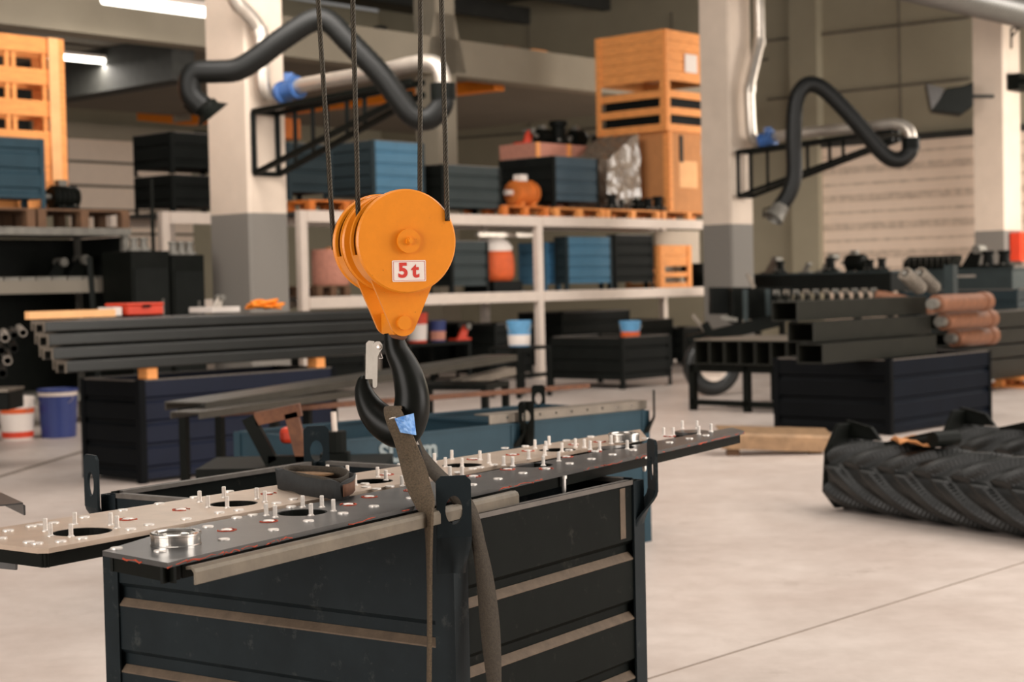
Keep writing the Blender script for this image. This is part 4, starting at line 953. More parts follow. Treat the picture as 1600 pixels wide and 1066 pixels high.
# ================================================================ CRANE, DUCT, LAMP AT RIGHT
gp, gq = aty(214, 180, 35.2), aty(772, 133, 29.4); gp.z = gq.z = 5.12; GL = (gq - gp).length
t = thing('bridge_crane', 'orange crane girder running under the mezzanine behind the hook block', 'crane', gp); gd = (gq - gp).normalized()
sd = UP.cross(gd)
MB().prism([gp - UP * .02, gp + UP * .22, gp + gd * .8 + UP * .26, gp + gd * GL + UP * .26, gp + gd * GL - UP * .22, gp + gd * 1.4 - UP * .22], sd * .3).build('girder', M['orange_flat'], t, world=True)
q = gp + gd * 1.15 - sd * .012; MB().prism([q - UP * .16, q + gd * .55 - UP * .16, q + gd * .55 + UP * .18, q + UP * .18], sd * .01).build('rating_plate', M['zinc'], t, world=True, label='pale rating plate')
MB().prism([q + gd * 2.4 - UP * .3, q + gd * 3.2 - UP * .3, q + gd * 3.2 - UP * .7, q + gd * 2.4 - UP * .7], sd * .5).build('trolley', M['orange_dark'], t, world=True)
dp = aty(1600, 14, 27); t = thing('spiral_duct', 'large spiral ventilation duct in the upper right corner', 'duct', dp)
L0 = solve_x(dp, A, 1330); mb = MB(); n = 420; a_, b_ = dp + A * L0, dp + A * 4
mb.tube([a_.lerp(b_, i / n) for i in range(n + 1)], [.30 + (.010 if i % 4 == 0 else 0) for i in range(n + 1)], 24); mb.build('duct_shell', M['duct'], t, world=True)
MB().cyl(b_ - A * .05, b_ + A * .02, .33, 24).build('end_collar', M['zinc'], t, world=True)
FY = CL2.y - .2
t = thing('flood_light', 'tilted flood light on the column at the right edge', 'lamp', aty(1488, 152, FY))
MB().prism([aty(x, y, FY - .1) for x, y in ((1478, 138), (1505, 134), (1521, 128), (1521, 165), (1502, 179), (1455, 173))], V((.1, .5, 0))).build('housing', M['black'], t, world=True, bevel=.02)
MB().prism([aty(x, y, FY - .14) for x, y in ((1448, 131), (1476, 138), (1470, 152), (1456, 172))], V((.05, .4, 0))).build('lens', M['glass'], t, world=True, label='clear glass front')
MB().bar(aty(1500, 150, FY + .2), CL2 + UP * aty(1523, 150, CL2.y).z + A * .0 + V((.0, .2, 0)), .06, .06).build('arm', M['black'], t, world=True)
t = thing('junction_box', 'black box fixed to the column at the right edge', 'box', aty(1575, 115, CL2.y))
q0 = CL2 + B * .02 + A * .1 + UP * aty(1575, 128, CL2.y).z; MB().prism([q0 - UP * .16, q0 + A * .55 - UP * .16, q0 + A * .55 + UP * .16, q0 + UP * .16], B * .25).build('box_body', M['black'], t, world=True, bevel=.01); MB().prism([q0 - UP * .05 + B * .25, q0 + A * .3 - UP * .05 + B * .25, q0 + A * .3 + UP * .05 + B * .25, q0 + UP * .05 + B * .25], B * .2).build('cable_gland', M['black'], t, world=True)
t = thing('pipe_bracket', 'thin black bracket under the spiral duct at the right column', 'bracket', aty(1582, 44, CL2.y - 1)); Yb = CL2.y - .9
for p_, q_, n_ in (((1580, 76), (1580, 44), 'upright'), ((1580, 44), (1612, 42), 'arm'), ((1580, 58), (1592, 44), 'brace')): MB().bar(aty(*p_, Yb), aty(*q_, Yb), .035, .035).build(n_, M['black'], t, world=True)
# red box on the right column
q0 = CL2 + B * .03 + A * .12; zt_, zb_ = aty(1585, 363, CL2.y).z, aty(1585, 408, CL2.y).z
t = thing('hose_cabinet', 'red cabinet on the column at the right edge', 'cabinet', q0 + UP * zb_)
MB().prism([q0 + UP * zb_, q0 + A * .9 + UP * zb_, q0 + A * .9 + UP * zt_, q0 + UP * zt_], B * .22).build('cabinet_body', M['red'], t, world=True, bevel=.01); MB().prism([q0 + A * .08 + B * .22 + UP * (zb_ + .06), q0 + A * .8 + B * .22 + UP * (zb_ + .06), q0 + A * .8 + B * .22 + UP * (zt_ - .06), q0 + A * .08 + B * .22 + UP * (zt_ - .06)], B * .012).build('door', M['red'], t, world=True)
# ================================================================ RIGHT SIDE
# dark machine benches in front of the end wall
def bench(label, xe, yb, Y, xl, xr, h, depth=.8, m='bin_dark', name='machine_bench'):
    P = aty(xe, 445, Y); P.z = 0; lx = solve_x(P, B * -1, xl) if xl < xe else .8
    t = thing(name, label, 'bench', P, AZ); L = lx
    zt_ = solve_y(P, UP, h); zb_ = solve_y(P, UP, yb)
    MB().box((0, 0, zb_), (depth, L, zt_)).build('bench_body', M[m], t, bevel=.01)
    for x in (0, depth - .08):
        for y in (0, L - .08): MB().box((x, y, 0), (x + .08, y + .08, zb_)).build('leg', M[m], t)
    MB().box((-.02, -.02, zt_), (depth + .02, L + .02, zt_ + .03)).build('top_plate', M['bin_grey'], t)
    return P, zt_ + .031, L
P, zt_, L = bench('long black machine bench left before the sectional door', 1392, 455, 25.0, 1180, 1400, 426)
bits = [(1190, .40, 'b'), (1222, .26, 'f'), (1250, .24, 'b'), (1276, .42, 'b'), (1300, .3, 'f'), (1326, .5, 'm'), (1362, .24, 'f'), (1380, .26, 'f')]
names = ['upright grey bracket at the left end of the long black bench', 'small dark flange left on the long black bench', 'low dark bracket on the long black bench', 'tall grey bracket in the middle of the long black bench', 'dark flange right of the tall grey bracket', 'boxy dark motor on the long black bench', 'dark flange beside the boxy motor', 'dark flange at the right end of the long black bench']
for (px, s, k), lab in zip(bits, names):
    q = P + A * .3; q = q - B * solve_x(q, -B, px); q.z = zt_
    dict(f=part_flange, b=part_bracket, m=part_motor)[k](dict(f='flange_casting', b='bracket_casting', m='electric_motor')[k], lab, q, s * .85, 'greymetal' if k == 'b' else 'black', a=AZ + 90, group='parts on the long black bench')
P, zt_, L = bench('dark grey machine bench below the sectional door at right', 1582, 452, 25.2, 1404, 1600, 421, m='bin_grey')
q = P - B * .6 - A * .012; MB().prism([q + UP * (zt_ - .14), q - B * .45 + UP * (zt_ - .14), q - B * .45 + UP * (zt_ - .10), q + UP * (zt_ - .10)], -A * .01).build('paper_strip', M['zinc'], bpy.data.objects['machine_bench.001'], world=True, label='pale strip on the bench front')
t0 = P + A * .25
for i in range(9):
    q = t0 - B * solve_x(t0, -B, 1412 + i * 9); q.z = zt_
    t = thing('toothed_plate', 'dark toothed plate standing in the row on the right bench', 'plate', q, AZ + 90, group='row of plates on the right bench')
    MB().prism([(0, 0, 0), (.0, .3, 0), (.05, .34, .16), (.08, .26, .22), (.08, .06, .22), (.04, 0, .16)], (.02, 0, 0)).build('plate_body', M['black'], t); MB().box((-.005, .02, 0), (.0, .04, .2)).build('edge', M['greymetal'], t)
for px, s, lab, k in ((1494, .45, 'forked dark bracket beside the post on the right bench', 'b'), (1546, .3, 'round dark flange near the right end of the right bench', 'f'), (1571, .3, 'low dark flange at the right edge on the right bench', 'f')):
    q = t0 - B * solve_x(t0, -B, px); q.z = zt_; (part_bracket if k == 'b' else part_flange)(dict(f='flange_casting', b='bracket_casting')[k], lab, q, s, 'black', a=AZ + 90, group='parts on the right bench')
P = aty(1490, 480, 21.6); P.z = 0; zt3 = solve_y(P, UP, 414); t = thing('steel_post', 'dark steel post standing between the two machine benches and the tube stack', 'post', P, AZ)
MB().box((0, 0, 0), (.13, .13, zt3)).build('post_body', M['bin_grey'], t); MB().box((-.08, -.08, 0), (.21, .21, .015)).build('foot_plate', M['bin_grey'], t)
P = aty(1590, 490, 23.2); P.z = 0; lx = .9; ly = solve_x(P, -B, 1410); h = solve_y(P, UP, 452)
cont = container('dark teal container behind the tube stack at right', P, AZ, lx, ly, h, z0=.1, paint='tealdark', cat='container')
# tubes and navy crate
P = onz(1392, 681, 0); lx, ly, h = fit(P, 1211, 1549, 562)
container('black-navy steel crate at right under the long tubes', P, AZ, lx, ly, h, z0=.02, paint='navy_shaded', paint2='navy', cat='crate', group='navy crates', name='steel_crate')
def hollow(label, P, d, L, w_, hh, th, m, name='square_tube', group=None, end=None):
    """hollow section, lower near corner P, running along d; width along -B"""
    t = thing(name, label, 'tube', P, None, group); sd = -B
    o = [V((0, 0, 0)), sd * w_, sd * w_ + UP * hh, UP * hh]; i_ = [sd * th + UP * th, sd * (w_ - th) + UP * th, sd * (w_ - th) + UP * (hh - th), sd * th + UP * (hh - th)]
    mb = MB(); vo = [[mb.bm.verts.new(p + d * x) for p in o] for x in (0, L)]; vi = [[mb.bm.verts.new(p + d * x) for p in i_] for x in (0, L)]
    for k in range(4):
        j = (k + 1) % 4
        mb.face([vo[0][k], vo[0][j], vo[1][j], vo[1][k]]); mb.face([vi[0][k], vi[1][k], vi[1][j], vi[0][j]])
        for e in (0, 1): mb.face([vo[e][k], vi[e][k], vi[e][j], vo[e][j]])
    mb.build('tube_wall', M[m], t, bevel=.003); return t
NP = P.copy(); NP.z = h + .002
th_ = .17
for i, (px, py, xr, lab) in enumerate(((1286, 571, 1450, 'lowest long rectangular tube on the navy crate'), (1272, 545, 1455, 'middle long rectangular tube on the navy crate'), (1247, 521, 1448, 'topmost long rectangular tube on the navy crate'))):
    b0 = NP - B * (.12 + .1 * i) ; b0 = b0 + A * solve_x(b0, A, px); b0.z = h + .003 + i * (th_ + .012)
    L = max(2.0, solve_x(b0, A, xr)); hollow(lab, b0, A, L, .26, th_, .012, 'tube', 'rectangular_tube', 'long rectangular tubes')
for i, (px0_, px1_, py) in enumerate(((1462, 1541, 507), (1474, 1548, 529), (1490, 1550, 551))):
    lab = ('top', 'middle', 'lowest')[i] + ' rust coloured roller at the right end of the long tubes'
    b0 = NP + A * .2 - B * (.05 + .1 * i); b0.z = h + .12 + (2 - i) * .175
    p_ = b0 + A * solve_x(b0, A, px0_); q_ = b0 + A * solve_x(b0, A, px1_)
    t = thing('rusty_roller', lab, 'roller', p_, group='rust coloured rollers'); MB().cyl(p_, q_, .085, 18).build('roller_tube', M['copper'], t, world=True)
    MB().cyl(q_ - A * .12, q_, .095, 18).build('end_collar', M['copper'], t, world=True); MB().cyl(p_ - A * .1, p_, .05, 12).build('stub_shaft', M['greymetal'], t, world=True); MB().cyl(q_, q_ + A * .06, .03, 12).build('stub_shaft', M['greymetal'], t, world=True)
b0 = NP - B * .9; b0 = b0 + A * solve_x(b0, A, 1455); b0.z = h + .003 + 3 * (th_ + .012) - .06
for j, (px, lab) in enumerate(((1440, 'pale coil spring lying on the long tubes, left one'), (1462, 'pale coil spring lying on the long tubes, right one'))):
    p_ = NP - B * (.38 + .13 * j); p_ = p_ + A * solve_x(p_, A, px); p_.z = h + .003 + 3 * (th_ + .012) + .055; q_ = p_ - A * .32 + UP * .16
    t = thing('coil_spring', lab, 'spring', p_, group='coil springs'); d_ = (q_ - p_); u_ = d_.cross(UP).normalized(); v_ = u_.cross(d_).normalized(); n_ = 90
    MB().tube([p_ + d_ * (i / n_) + (u_ * math.cos(i * .62) + v_ * math.sin(i * .62)) * .06 for i in range(n_ + 1)], .012, 6).build('coil', M['railend'], t, world=True); MB().cyl(p_, q_, .02, 8).build('guide_rod', M['greymetal'], t, world=True)
# long dark stack behind (to the right edge)
P = aty(1500, 560, 18.9); P.z = 0
for i, (y0_, y1_) in enumerate(((604, 568), (566, 545), (543, 519), (517, 490))):
    q = P - B * .0; z0_ = solve_y(P, UP, y0_); z1_ = solve_y(P, UP, y1_)
    hollow(('lowest', 'second', 'third', 'topmost')[i] + ' deep dark beam in the pile at the right edge', V((P.x, P.y, max(.15 if i == 0 else 0, z0_))), A, 3.2, .5, z1_ - max(.15 if i == 0 else 0, z0_) - .01, .02, 'tube', 'steel_beam', 'dark beams at the right edge')
for k in range(2):
    q = P + A * (1.6 + 3 * k) + B * .35; pallet('wooden pallet sticking out under the dark beams at right' if k == 0 else 'wooden pallet farther back under the dark beams at right', V((q.x, q.y, 0)), AZ, .6, 1.3, 'wood')
# small tubes on the table and trailer wheel
P = onz(1212, 655, 0); P = aty(1216, 600, 17.0); P.z = 0
Lt = solve_x(P, -B, 1078); zt4 = solve_y(P, UP, 572)
t = thing('steel_table', 'dark steel table with square tubes on it', 'table', P, AZ)
for y in (0, Lt * .33, Lt - .06): MB().box((0, y, 0), (.07, y + .07, zt4)).build('leg', M['black'], t); MB().box((1.6, y, 0), (1.67, y + .07, zt4)).build('leg', M['black'], t)
MB().box((0, 0, .06), (.05, Lt, .12)).build('foot_rail', M['black'], t); MB().box((0, 0, zt4 - .08), (1.67, Lt, zt4)).build('top_plate', M['black'], t); MB().box((0, 0, .3), (1.6, .04, .35)).build('side_rail', M['black'], t)
nt_ = 7; b0 = P + B * .33 - A * .05; Lr = solve_x(b0, -B, 1086); wt = Lr / nt_
ht = solve_y(P, UP, 533) - zt4
for i in range(nt_):
    hollow(('rightmost', 'second from right', 'third from right', 'middle', 'third from left', 'second from left', 'leftmost')[i] + ' open square tube in the row on the steel table', b0 - B * wt * i + UP * (zt4 + .002), A, 2.6, wt - .006, ht, .012, 'tube', 'square_tube', 'square tubes on the steel table')
t = thing('cover_sheet', 'thin bright edged sheet lying on the square tubes', 'sheet', b0 + UP * (zt4 + ht + .004)); q = b0 + UP * (zt4 + ht + .004); MB().prism([q, q - B * Lr, q - B * Lr + A * 1.2, q + A * 1.2], UP * .012).build('sheet', M['railend'], t, world=True)
# implement frame, wheel
W = onz(1112, 622, .0); Wr = .36; W = aty(1112, 581, 20.0); W.z = 0
t = thing('trailer_wheel', 'rubber tyred wheel of the implement behind the steel table', 'wheel', W); c_ = W + UP * Wr
ax_ = V((.25, -.97, 0)).normalized()
MB().lathe([(Wr * .52, -.09), (Wr * .86, -.10), (Wr * .97, -.075), (Wr, -.03), (Wr, .03), (Wr * .97, .075), (Wr * .86, .10), (Wr * .52, .09), (Wr * .5, 0), (Wr * .52, -.09)], c_, ax_, 40, True).build('tyre', M['blackrub'], t, world=True)
rm = MB().lathe([(0, .02), (Wr * .2, .03), (Wr * .3, .0), (Wr * .46, .02), (Wr * .52, .08), (Wr * .54, .085), (Wr * .54, -.08), (0, -.05)], c_, ax_, 32, True).build('rim', M['rackpaint'], t, world=True, label='pale wheel rim'); MB().lathe([(0, 0), (Wr * .13, 0), (Wr * .12, .09), (0, .1)], c_ + ax_ * .02, ax_, 16).build('hub_cap', M['greymetal'], rm, world=True)
t = thing('implement_frame', 'black farm implement frame behind the steel table', 'machine', W + A * .8)
fy = 20.6
def fb(p, q, w_, n, m='black', Y=fy, Y2=None): return MB().bar(aty(*p, Y), aty(*q, Y2 or Y), w_, w_).build(n, M[m], t, world=True)
fb((1075, 535), (1215, 500), .16, 'main_beam'); fb((1100, 505), (1130, 560), .10, 'axle_arm'); fb((1164, 452), (1165, 502), .06, 'upright', 'bin_grey'); fb((1199, 452), (1201, 500), .06, 'upright', 'bin_grey'); fb((1160, 502), (1210, 505), .05, 'cross_bar', 'railend'); fb((1082, 492), (1110, 528), .05, 'brace', 'railend'); fb((1168, 428), (1178, 450), .05, 'lever', 'railend'); fb((1126, 496), (1152, 500), .05, 'step', 'greymetal'); fb((1110, 470), (1235, 470), .35, 'gearbox_beam', 'bin_dark', fy + .8)
MB().box((-.35, -.2, .0), (.35, .2, .45), Matrix.Translation(aty(1183, 505, fy + .4))).build('gearbox', M['black'], t, world=True, bevel=.03)
# disc axle
t = thing('disc_axle', 'row of black discs with bright edges on a shaft behind the long tubes', 'machine', aty(1215, 475, 19.8))
a_, b_ = aty(1208, 474, 20.2), aty(1370, 470, 20.6); MB().cyl(a_, b_, .035, 12).build('shaft', M['greymetal'], t, world=True)
for k in range(11):
    c_ = a_.lerp(b_, .03 + k * .094); MB().lathe([(0, 0), (.15, .02), (.155, .026), (.148, .03), (0, .012)], c_, (b_ - a_) + V((0, -1.1, 0)), 24, True).build('disc', M['black'], t, world=True); MB().box((-.035, -.03, .10), (.035, .03, .16), Matrix.Translation(c_)).build('scraper', M['railend' if k % 2 else 'greymetal'], t, world=True)
for x in (1240, 1340): MB().bar(aty(x, 478, 20.4), V((aty(x, 478, 20.4).x, aty(x, 478, 20.4).y, 0)), .09, .09).build('leg', M['black'], t, world=True)
t = thing('curved_tine', 'rusty curved bar rising behind the long tubes', 'bar', aty(1370, 462, 20)); MB().tube(smooth_path([aty(x, y, 20) for x, y in ((1368, 460), (1390, 463), (1420, 470), (1452, 482), (1453, 500))], 5), .05, 10).build('bar_body', M['copper'], t, world=True)
# ================================================================ LEFT SIDE
# navy crate under the black rails
P = onz(222, 757, 0); lx, ly, h = fit(P, 131, 528, 594)
container('navy steel crate at left under the stack of black rails', P, AZ, lx, ly, h, z0=.03, paint='navy_shaded', paint2='navyleft', cat='crate', group='navy crates', name='steel_crate')
NL = P.copy(); zt_ = h
# wood spacers on the rim, then the rails
for px, py, lab, dx in ((241, 602, 'small pine spacer block between the navy crate and the rails, left one', 0), (503, 588, 'pine spacer block between the navy crate and the rails beside the crane hook', 0)):
    q = NL + A * solve_x(NL, A, px); t = thing('spacer_block', lab, 'block', V((q.x, q.y, zt_ + .001)) - B * .0, AZ, 'pine spacers'); MB().box((-.045, -.02, 0), (.045, .10, .085)).build('spacer_beam', M['wood'], t, bevel=.004)
zr0 = zt_ + .087
def channel(label, P, L, wd, ht, m='rail', grp='black rails stacked on the navy crate', th=.022):
    t = thing('steel_rail', label, 'rail', P, AZ, grp)
    sec = [(0, 0), (0, ht), (wd, ht), (wd, 0), (wd - th, 0), (wd - th, ht - th), (th, ht - th), (th, 0)]
    MB().prism([(0, y, z) for y, z in sec], (L, 0, 0)).build('rail_profile', M[m], t, bevel=.010)
    MB().prism([(-.002, y, z) for y, z in sec], (.004, 0, 0)).build('cut_end', M['railend'], t, label='bright cut end'); return t
proto = None
lay = ((104, 578, .095), (83, 552, .095), (76, 528, .095), (70, 508, .085))
zc = zr0
ordn = ('lowest', 'second', 'third', 'topmost')
for i, (px, py, hh) in enumerate(lay):
    for j in range(5):
        b0 = NL - B * (-.06 + .16 * j + .015 * i) + UP * 0; b0.z = zc
        xx = solve_x(b0, A, px - 2 * j)
        p0 = b0 + A * xx
        if j == 0:
            front = channel('long black steel rail at the front of the %s layer of the left stack' % ordn[i], p0, solve_x(p0, A, 632), .13, hh - .012)
        else: dup(front, p0 + A * .05 * (j % 3), 'long black steel rails behind the front one in the %s layer of the left stack' % ordn[i], 'inner black rails of the %s layer' % ordn[i])
    zc += hh + .002
ztop = zc
# pipes with bright ends at the left edge
for k, (px, py, r, m_) in enumerate(((8, 528,   .036, 'zinc'), (22, 524, .03, 'rail'), (2, 548, .036, 'rail'), (12, 564, .036, 'zinc'), (36, 520, .034, 'zinc'), (22, 545, .034, 'rail'), (4, 584, .036, 'rail'))):
    lab = ('bright pipe end at the left edge, upper one', 'black pipe end beside the upper bright pipe', 'black pipe end at the very left edge', 'bright pipe end low at the left edge', 'bright pipe end nearest the black rails', 'black pipe end in the middle of the left bundle', 'black pipe end lowest in the left bundle')[k]
    q = aty(px, py, 13.2 + .15 * (k % 3)); t = thing('steel_pipe', lab, 'pipe', q, None, 'pipes at the left edge')
    mb = MB(); d_ = (A * .5 - B * .86).normalized(); n_ = 20
    mb.lathe([(r, 0), (r, 2.2), (r * .82, 2.2), (r * .82, 0), (r, 0)], q, d_, n_, False); mb.build('pipe_wall', M[m_], t, world=True)
Pt = aty(4, 596, 13.3) + (A * .5 - B * .86).normalized() * 1.3
stand('low dark trestle outside the left edge carrying the pipes', V((Pt.x - .45, Pt.y - .3, 0)), .5, 1.2, Pt.z - .06)
# lath, orange clamps, red tool box, white tray on the rails
q = NL - B * .35; q.z = ztop; q = q + A * solve_x(q, A, 46); L = solve_x(q, A, 181); t = thing('pine_lath', 'light pine lath lying on top of the black rails', 'lath', q, AZ); MB().box((0, 0, .0), (L, .06, .055)).build('lath_body', M['woodlight'], t)
q = NL - B * .05; q.z = ztop + .002; q = q + A * solve_x(q, A, 394)
t = thing('orange_straps', 'heap of orange straps on the black rails', 'straps', q, AZ); r4 = random.Random(11)
mb = MB(); P_ = [V((.2 + .19 * math.cos(k * 1.9) * (1 - .02 * k), .12 + .09 * math.sin(k * 2.3), .022 + .075 * abs(math.sin(k * 1.1)) * (1 - abs((k % 12) - 6) / 8))) for k in range(26)]
mb.tube(smooth_path(P_, 5), .02, 8, flat=.5); mb.build('strap', M['orange_flat'], t)
q = NL - B * .62; q.z = ztop + .001; q = q + A * solve_x(q, A, 200)
lx = solve_x(q, A, 256); t = thing('tool_box', 'red tool box on the black rails before the dark cabinets', 'box', q, AZ); hb_ = solve_y(q, UP, 474) 
MB().box((0, 0, 0), (lx, .3, hb_ * .75)).build('box_body', M['red'], t, bevel=.01); MB().box((-.006, -.006, hb_ * .75), (lx + .006, .306, hb_)).build('lid', M['red'], t, bevel=.012); MB().box((lx * .4, -.02, hb_ * .62), (lx * .6, -.006, hb_ * .85)).build('latch', M['black'], t)
MB().box((-.10, .05, 0), (-.02, .25, hb_ * .7)).build('side_pocket', M['white'], t, label='white end pocket')
q = NL - B * .62; q.z = ztop + .001; q = q + A * solve_x(q, A, 331); lx = solve_x(q, A, 375); hb_ = solve_y(q, UP, 480)
t = thing('white_tray', 'white tray with bits in it on the black rails before the left column', 'tray', q, AZ); mb = MB()
for lo, hi in (((0, 0, 0), (lx, .3, .01)), ((0, 0, .01), (lx, .01, hb_)), ((0, .29, .01), (lx, .3, hb_)), ((0, .01, .01), (.01, .29, hb_)), ((lx - .01, .01, .01), (lx, .29, hb_))): mb.box(lo, hi)
mb.build('tray_body', M['white'], t); part_bracket('pale_fitting', 'pale fitting standing in the white tray', q + A * .06 - B * .1 + UP * .012, .16, 'zinc', AZ)
# dark cabinets with rods
for k, (xe, xl, xr, yt, lab) in enumerate(((208, 198, 272, 392, 'black steel cabinet behind the red tool box'), (276, 270, 326, 398, 'black steel cabinet right beside the left column'))):
    P = aty(xe, 500, 17.4) if k == 0 else P + A * (lx + .03); P.z = 0; lx = solve_x(P, A, xr); hz = solve_y(P, UP, yt)
    t = thing('steel_cabinet', lab, 'cabinet', P, AZ, 'black cabinets by the left column'); mb = MB(); mb.box((0, 0, 0), (lx, .55, hz)); mb.build('cabinet_body', M['black'], t, bevel=.01)
    MB().box((.03, -.012, .08), (lx - .03, 0, hz * .9)).build('door', M['bin_dark'], t); MB().box((lx * .75, -.03, hz * .62), (lx * .78, -.012, hz * .72)).build('handle', M['greymetal'], t)
    for j in range(3 if k else 2):
        q = P + A * lx * (.25 + .25 * j) - B * .12; q.z = hz + .001
        part_flange('flange_casting', ('small pale fitting on the %s cabinet, ' % ('right black', 'left black')[1 - k]) + ('leftmost', 'middle', 'rightmost')[j], q, .16, 'greymetal', a=AZ, group='fittings on the black cabinets')
P = aty(240, 395, 17.7); t = thing('steel_rod', 'tall thin dark rod rising behind the black cabinet', 'rod', V((P.x, P.y, 0)) - B * .7); q = V((P.x, P.y, 0)) - B * .7; q = q + A * solve_x(q + UP * 1.8, A, 240); MB().cyl(q, q + UP * solve_y(q, UP, 279), .022, 10).build('rod_body', M['black'], t, world=True); MB().cyl(q, q + UP * .02, .1, 14).build('foot', M['black'], t, world=True)
# left shelf unit
S = aty(201, 360, 18.2); S.z = 0; sx = solve_x(S + UP * 1.9, A, -160)         # negative: extends to the left
t = thing('steel_shelf', 'heavy grey steel shelf unit at the left edge with a dark inside', 'shelf', S + A * sx, AZ); Ls = -sx
zt1 = solve_y(S, UP, 357); zl = solve_y(S, UP, 436); dp_ = 1.0
for x in (0, Ls - .07):
    for y in (0, dp_ - .07): MB().box((x, y, 0), (x + .07, y + .07, zt1 - .08)).build('post', M['greymetal'], t)
MB().box((-.02, -.02, zt1 - .08), (Ls + .02, dp_ + .02, zt1)).build('top_frame', M['greymetal'], t)
MB().box((0, .0, zl - .14), (Ls, dp_, zl)).build('shelf_board', M['soffit'], t); MB().box((0, .0, .25), (Ls, dp_, .33)).build('shelf_board', M['greymetal'], t)
MB().box((0, dp_ - .02, .33), (Ls, dp_ + .0, zt1 - .09)).build('back_panel', M['black'], t); MB().box((Ls - .02, .08, .33), (Ls, dp_ - .08, zt1 - .09)).build('side_panel', M['bin_dark'], t)
SO = S
for i in range(9):
    q = S + A * (-1.7 + i * .19) - B * .06; q.z = zl + .001
    tt = thing('grey_strip', 'short grey strip lying in the row on the lower shelf of the left unit', 'strip', q, AZ, 'grey strips on the left shelf'); MB().box((0, 0, 0), (.17, .3, .035)).build('strip_body', M['greymetal'], tt)
for px, s_, lab in ((70, .3, 'grey bracket in the dark shelf at left'), (100, .34, 'grey bracket in the dark shelf, right one')):
    q = S - B * .4; q = q + A * solve_x(q + UP * zl, A, px); q.z = zl + .001; part_bracket('bracket_casting', lab, q, s_, 'black', AZ)
q0 = S - B * .02; q1 = aty(140, 402, 17.0); q2 = aty(151, 470, 16.8); t = thing('steel_bar', 'dark bar leaning in front of the left shelf unit', 'bar', q2); MB().bar(q1, V((q2.x, q2.y, 0)) + (q2 - q1) * .3 + V((0, 0, -(q2 - q1).z * .3)), .05, .05).build('bar_body', M['black'], t, world=True)
# pallet boards on the shelf unit and its loads
q = S + A * sx * .98 + UP * (zt1 + .001) - B * .0; pallet('dark weathered pallet on top of the left shelf unit', S + UP * (zt1 + .001) + A * solve_x(S + UP * zt1, A, 60), AZ, solve_x(S + UP * zt1, A, 203) - solve_x(S + UP * zt1, A, 60), 1.0, 'wooddark', h=.20)
pallet('dark weathered pallet at the left edge on the shelf unit', S + UP * (zt1 + .001) + A * (solve_x(S + UP * zt1, A, -150)), AZ, solve_x(S + UP * zt1, A, 56) - solve_x(S + UP * zt1, A, -150), 1.0, 'wooddark', h=.20)
zp = zt1 + .202
q = S - B * .02 + A * (solve_x(S + UP * 2.2, A, -150)); q.z = zp; lx = solve_x(q, A, 71); hb_ = solve_y(V((S.x, S.y, zp)) + A * solve_x(S + UP * 2.2, A, 60), UP, 216)
container('teal steel bin on the left shelf unit in front of the slatted crate', q, AZ, lx, .40, hb_, z0=.1, paint='teal', paint2='teal', cat='bin', name='steel_bin', gx=[(hb_ * .86, hb_ * .76), (hb_ * .58, hb_ * .48), (hb_ * .30, hb_ * .2)])
q = S - B * .54 + UP * zp; q = q + A * solve_x(q, A, -150); lx = solve_x(q, A, 105); hc = solve_y(q + A * lx, UP, 62)
cr_ = slat_crate('large orange-brown slatted crate standing at the left edge behind the teal bin', q, AZ, lx, .46, hc, solid=0, rows=6)
for x in (lx - .24, lx - .62, lx - .70, lx - 1.0):
    MB().box((x, .02, hc * .3), (x + .05, .05, hc)).build('inner_slat', M['wood'], cr_)
MB().box((lx - .2, -.05, 0), (lx - .08, -.022, hc)).build('light_post', M['woodlight'], cr_, label='light coloured corner board')
MB().box((0, -.012, 0), (lx, -.001, hc * .46)).build('closed_boards', M['wood'], cr_)
q = S - B * .1 + UP * zp; q = q + A * solve_x(q, A, 76); part_motor('electric_motor', 'black motor lying on the left shelf unit right of the teal bin', q + A * .15 + -B * .2, .42, 'black', a=AZ, cat='machine part')
q = S - B * .12 + UP * zp; q = q + A * solve_x(q, A, 122); part_flange('flange_casting', 'small round black casting at the right end of the left shelf unit', q + -B * .2, .26, 'black', a=AZ)
# buckets on the floor, bench leg at left edge
b_ = bucket('white paint bucket with orange-red marks on the floor at the left edge', onz(28, 687, 0), .165, .42, 'white', ((.06, .20, 'red'), (.62, .74, 'orangebag')), 'paint buckets on the floor')
b_ = bucket('dark blue paint bucket with pale rim on the floor left of the navy crate', onz(92, 683, 0), .19, .48, 'bluebucket', ((.86, .97, 'rackpaint'),), 'paint buckets on the floor')
q = aty(40, 640, 13.0); t = thing('dark_bench', 'dark bench end entering at the left edge before the buckets', 'bench', V((q.x - 1.33, q.y, 0)));
zb_, zu_ = aty(30, 641, 13.0).z, aty(30, 612, 13.0).z
MB().box((0, 0, zb_), (1.2, .4, zu_)).build('bench_beam', M['black'], t, bevel=.01); MB().box((0, -.02, zu_), (1.2, .42, zu_ + .02)).build('top_plate', M['railend'], t)
for x in (.05, .8): MB().box((x, .1, 0), (x + .08, .2, zb_)).build('leg', M['black'], t)
# channel ends entering at the left edge near the plates
q = on((30, 786), .80); t = thing('bent_channel', 'bent steel channel entering at the left edge above the studded plate', 'channel', q)
zz_ = .84
pp = [onz(x, y, zz_) for x, y in ((36, 788), (-70, 798), (-90, 772), (2, 772))]
mb = MB(); mb.prism(pp, UP * .004); e0, e1 = pp[0], pp[3]; e_ = (e0 - e1).normalized(); o_ = V((e_.y, -e_.x, 0)); o_ = o_ if o_.x > 0 else -o_
mb.prism([e1, e1 + o_ * .006 - UP * .004, e1 + o_ * .006 - UP * .03, e1 + o_ * .001 - UP * .03, e1 - UP * .004], e0 - e1); mb.build('channel_body', M['plate'], t, world=True)
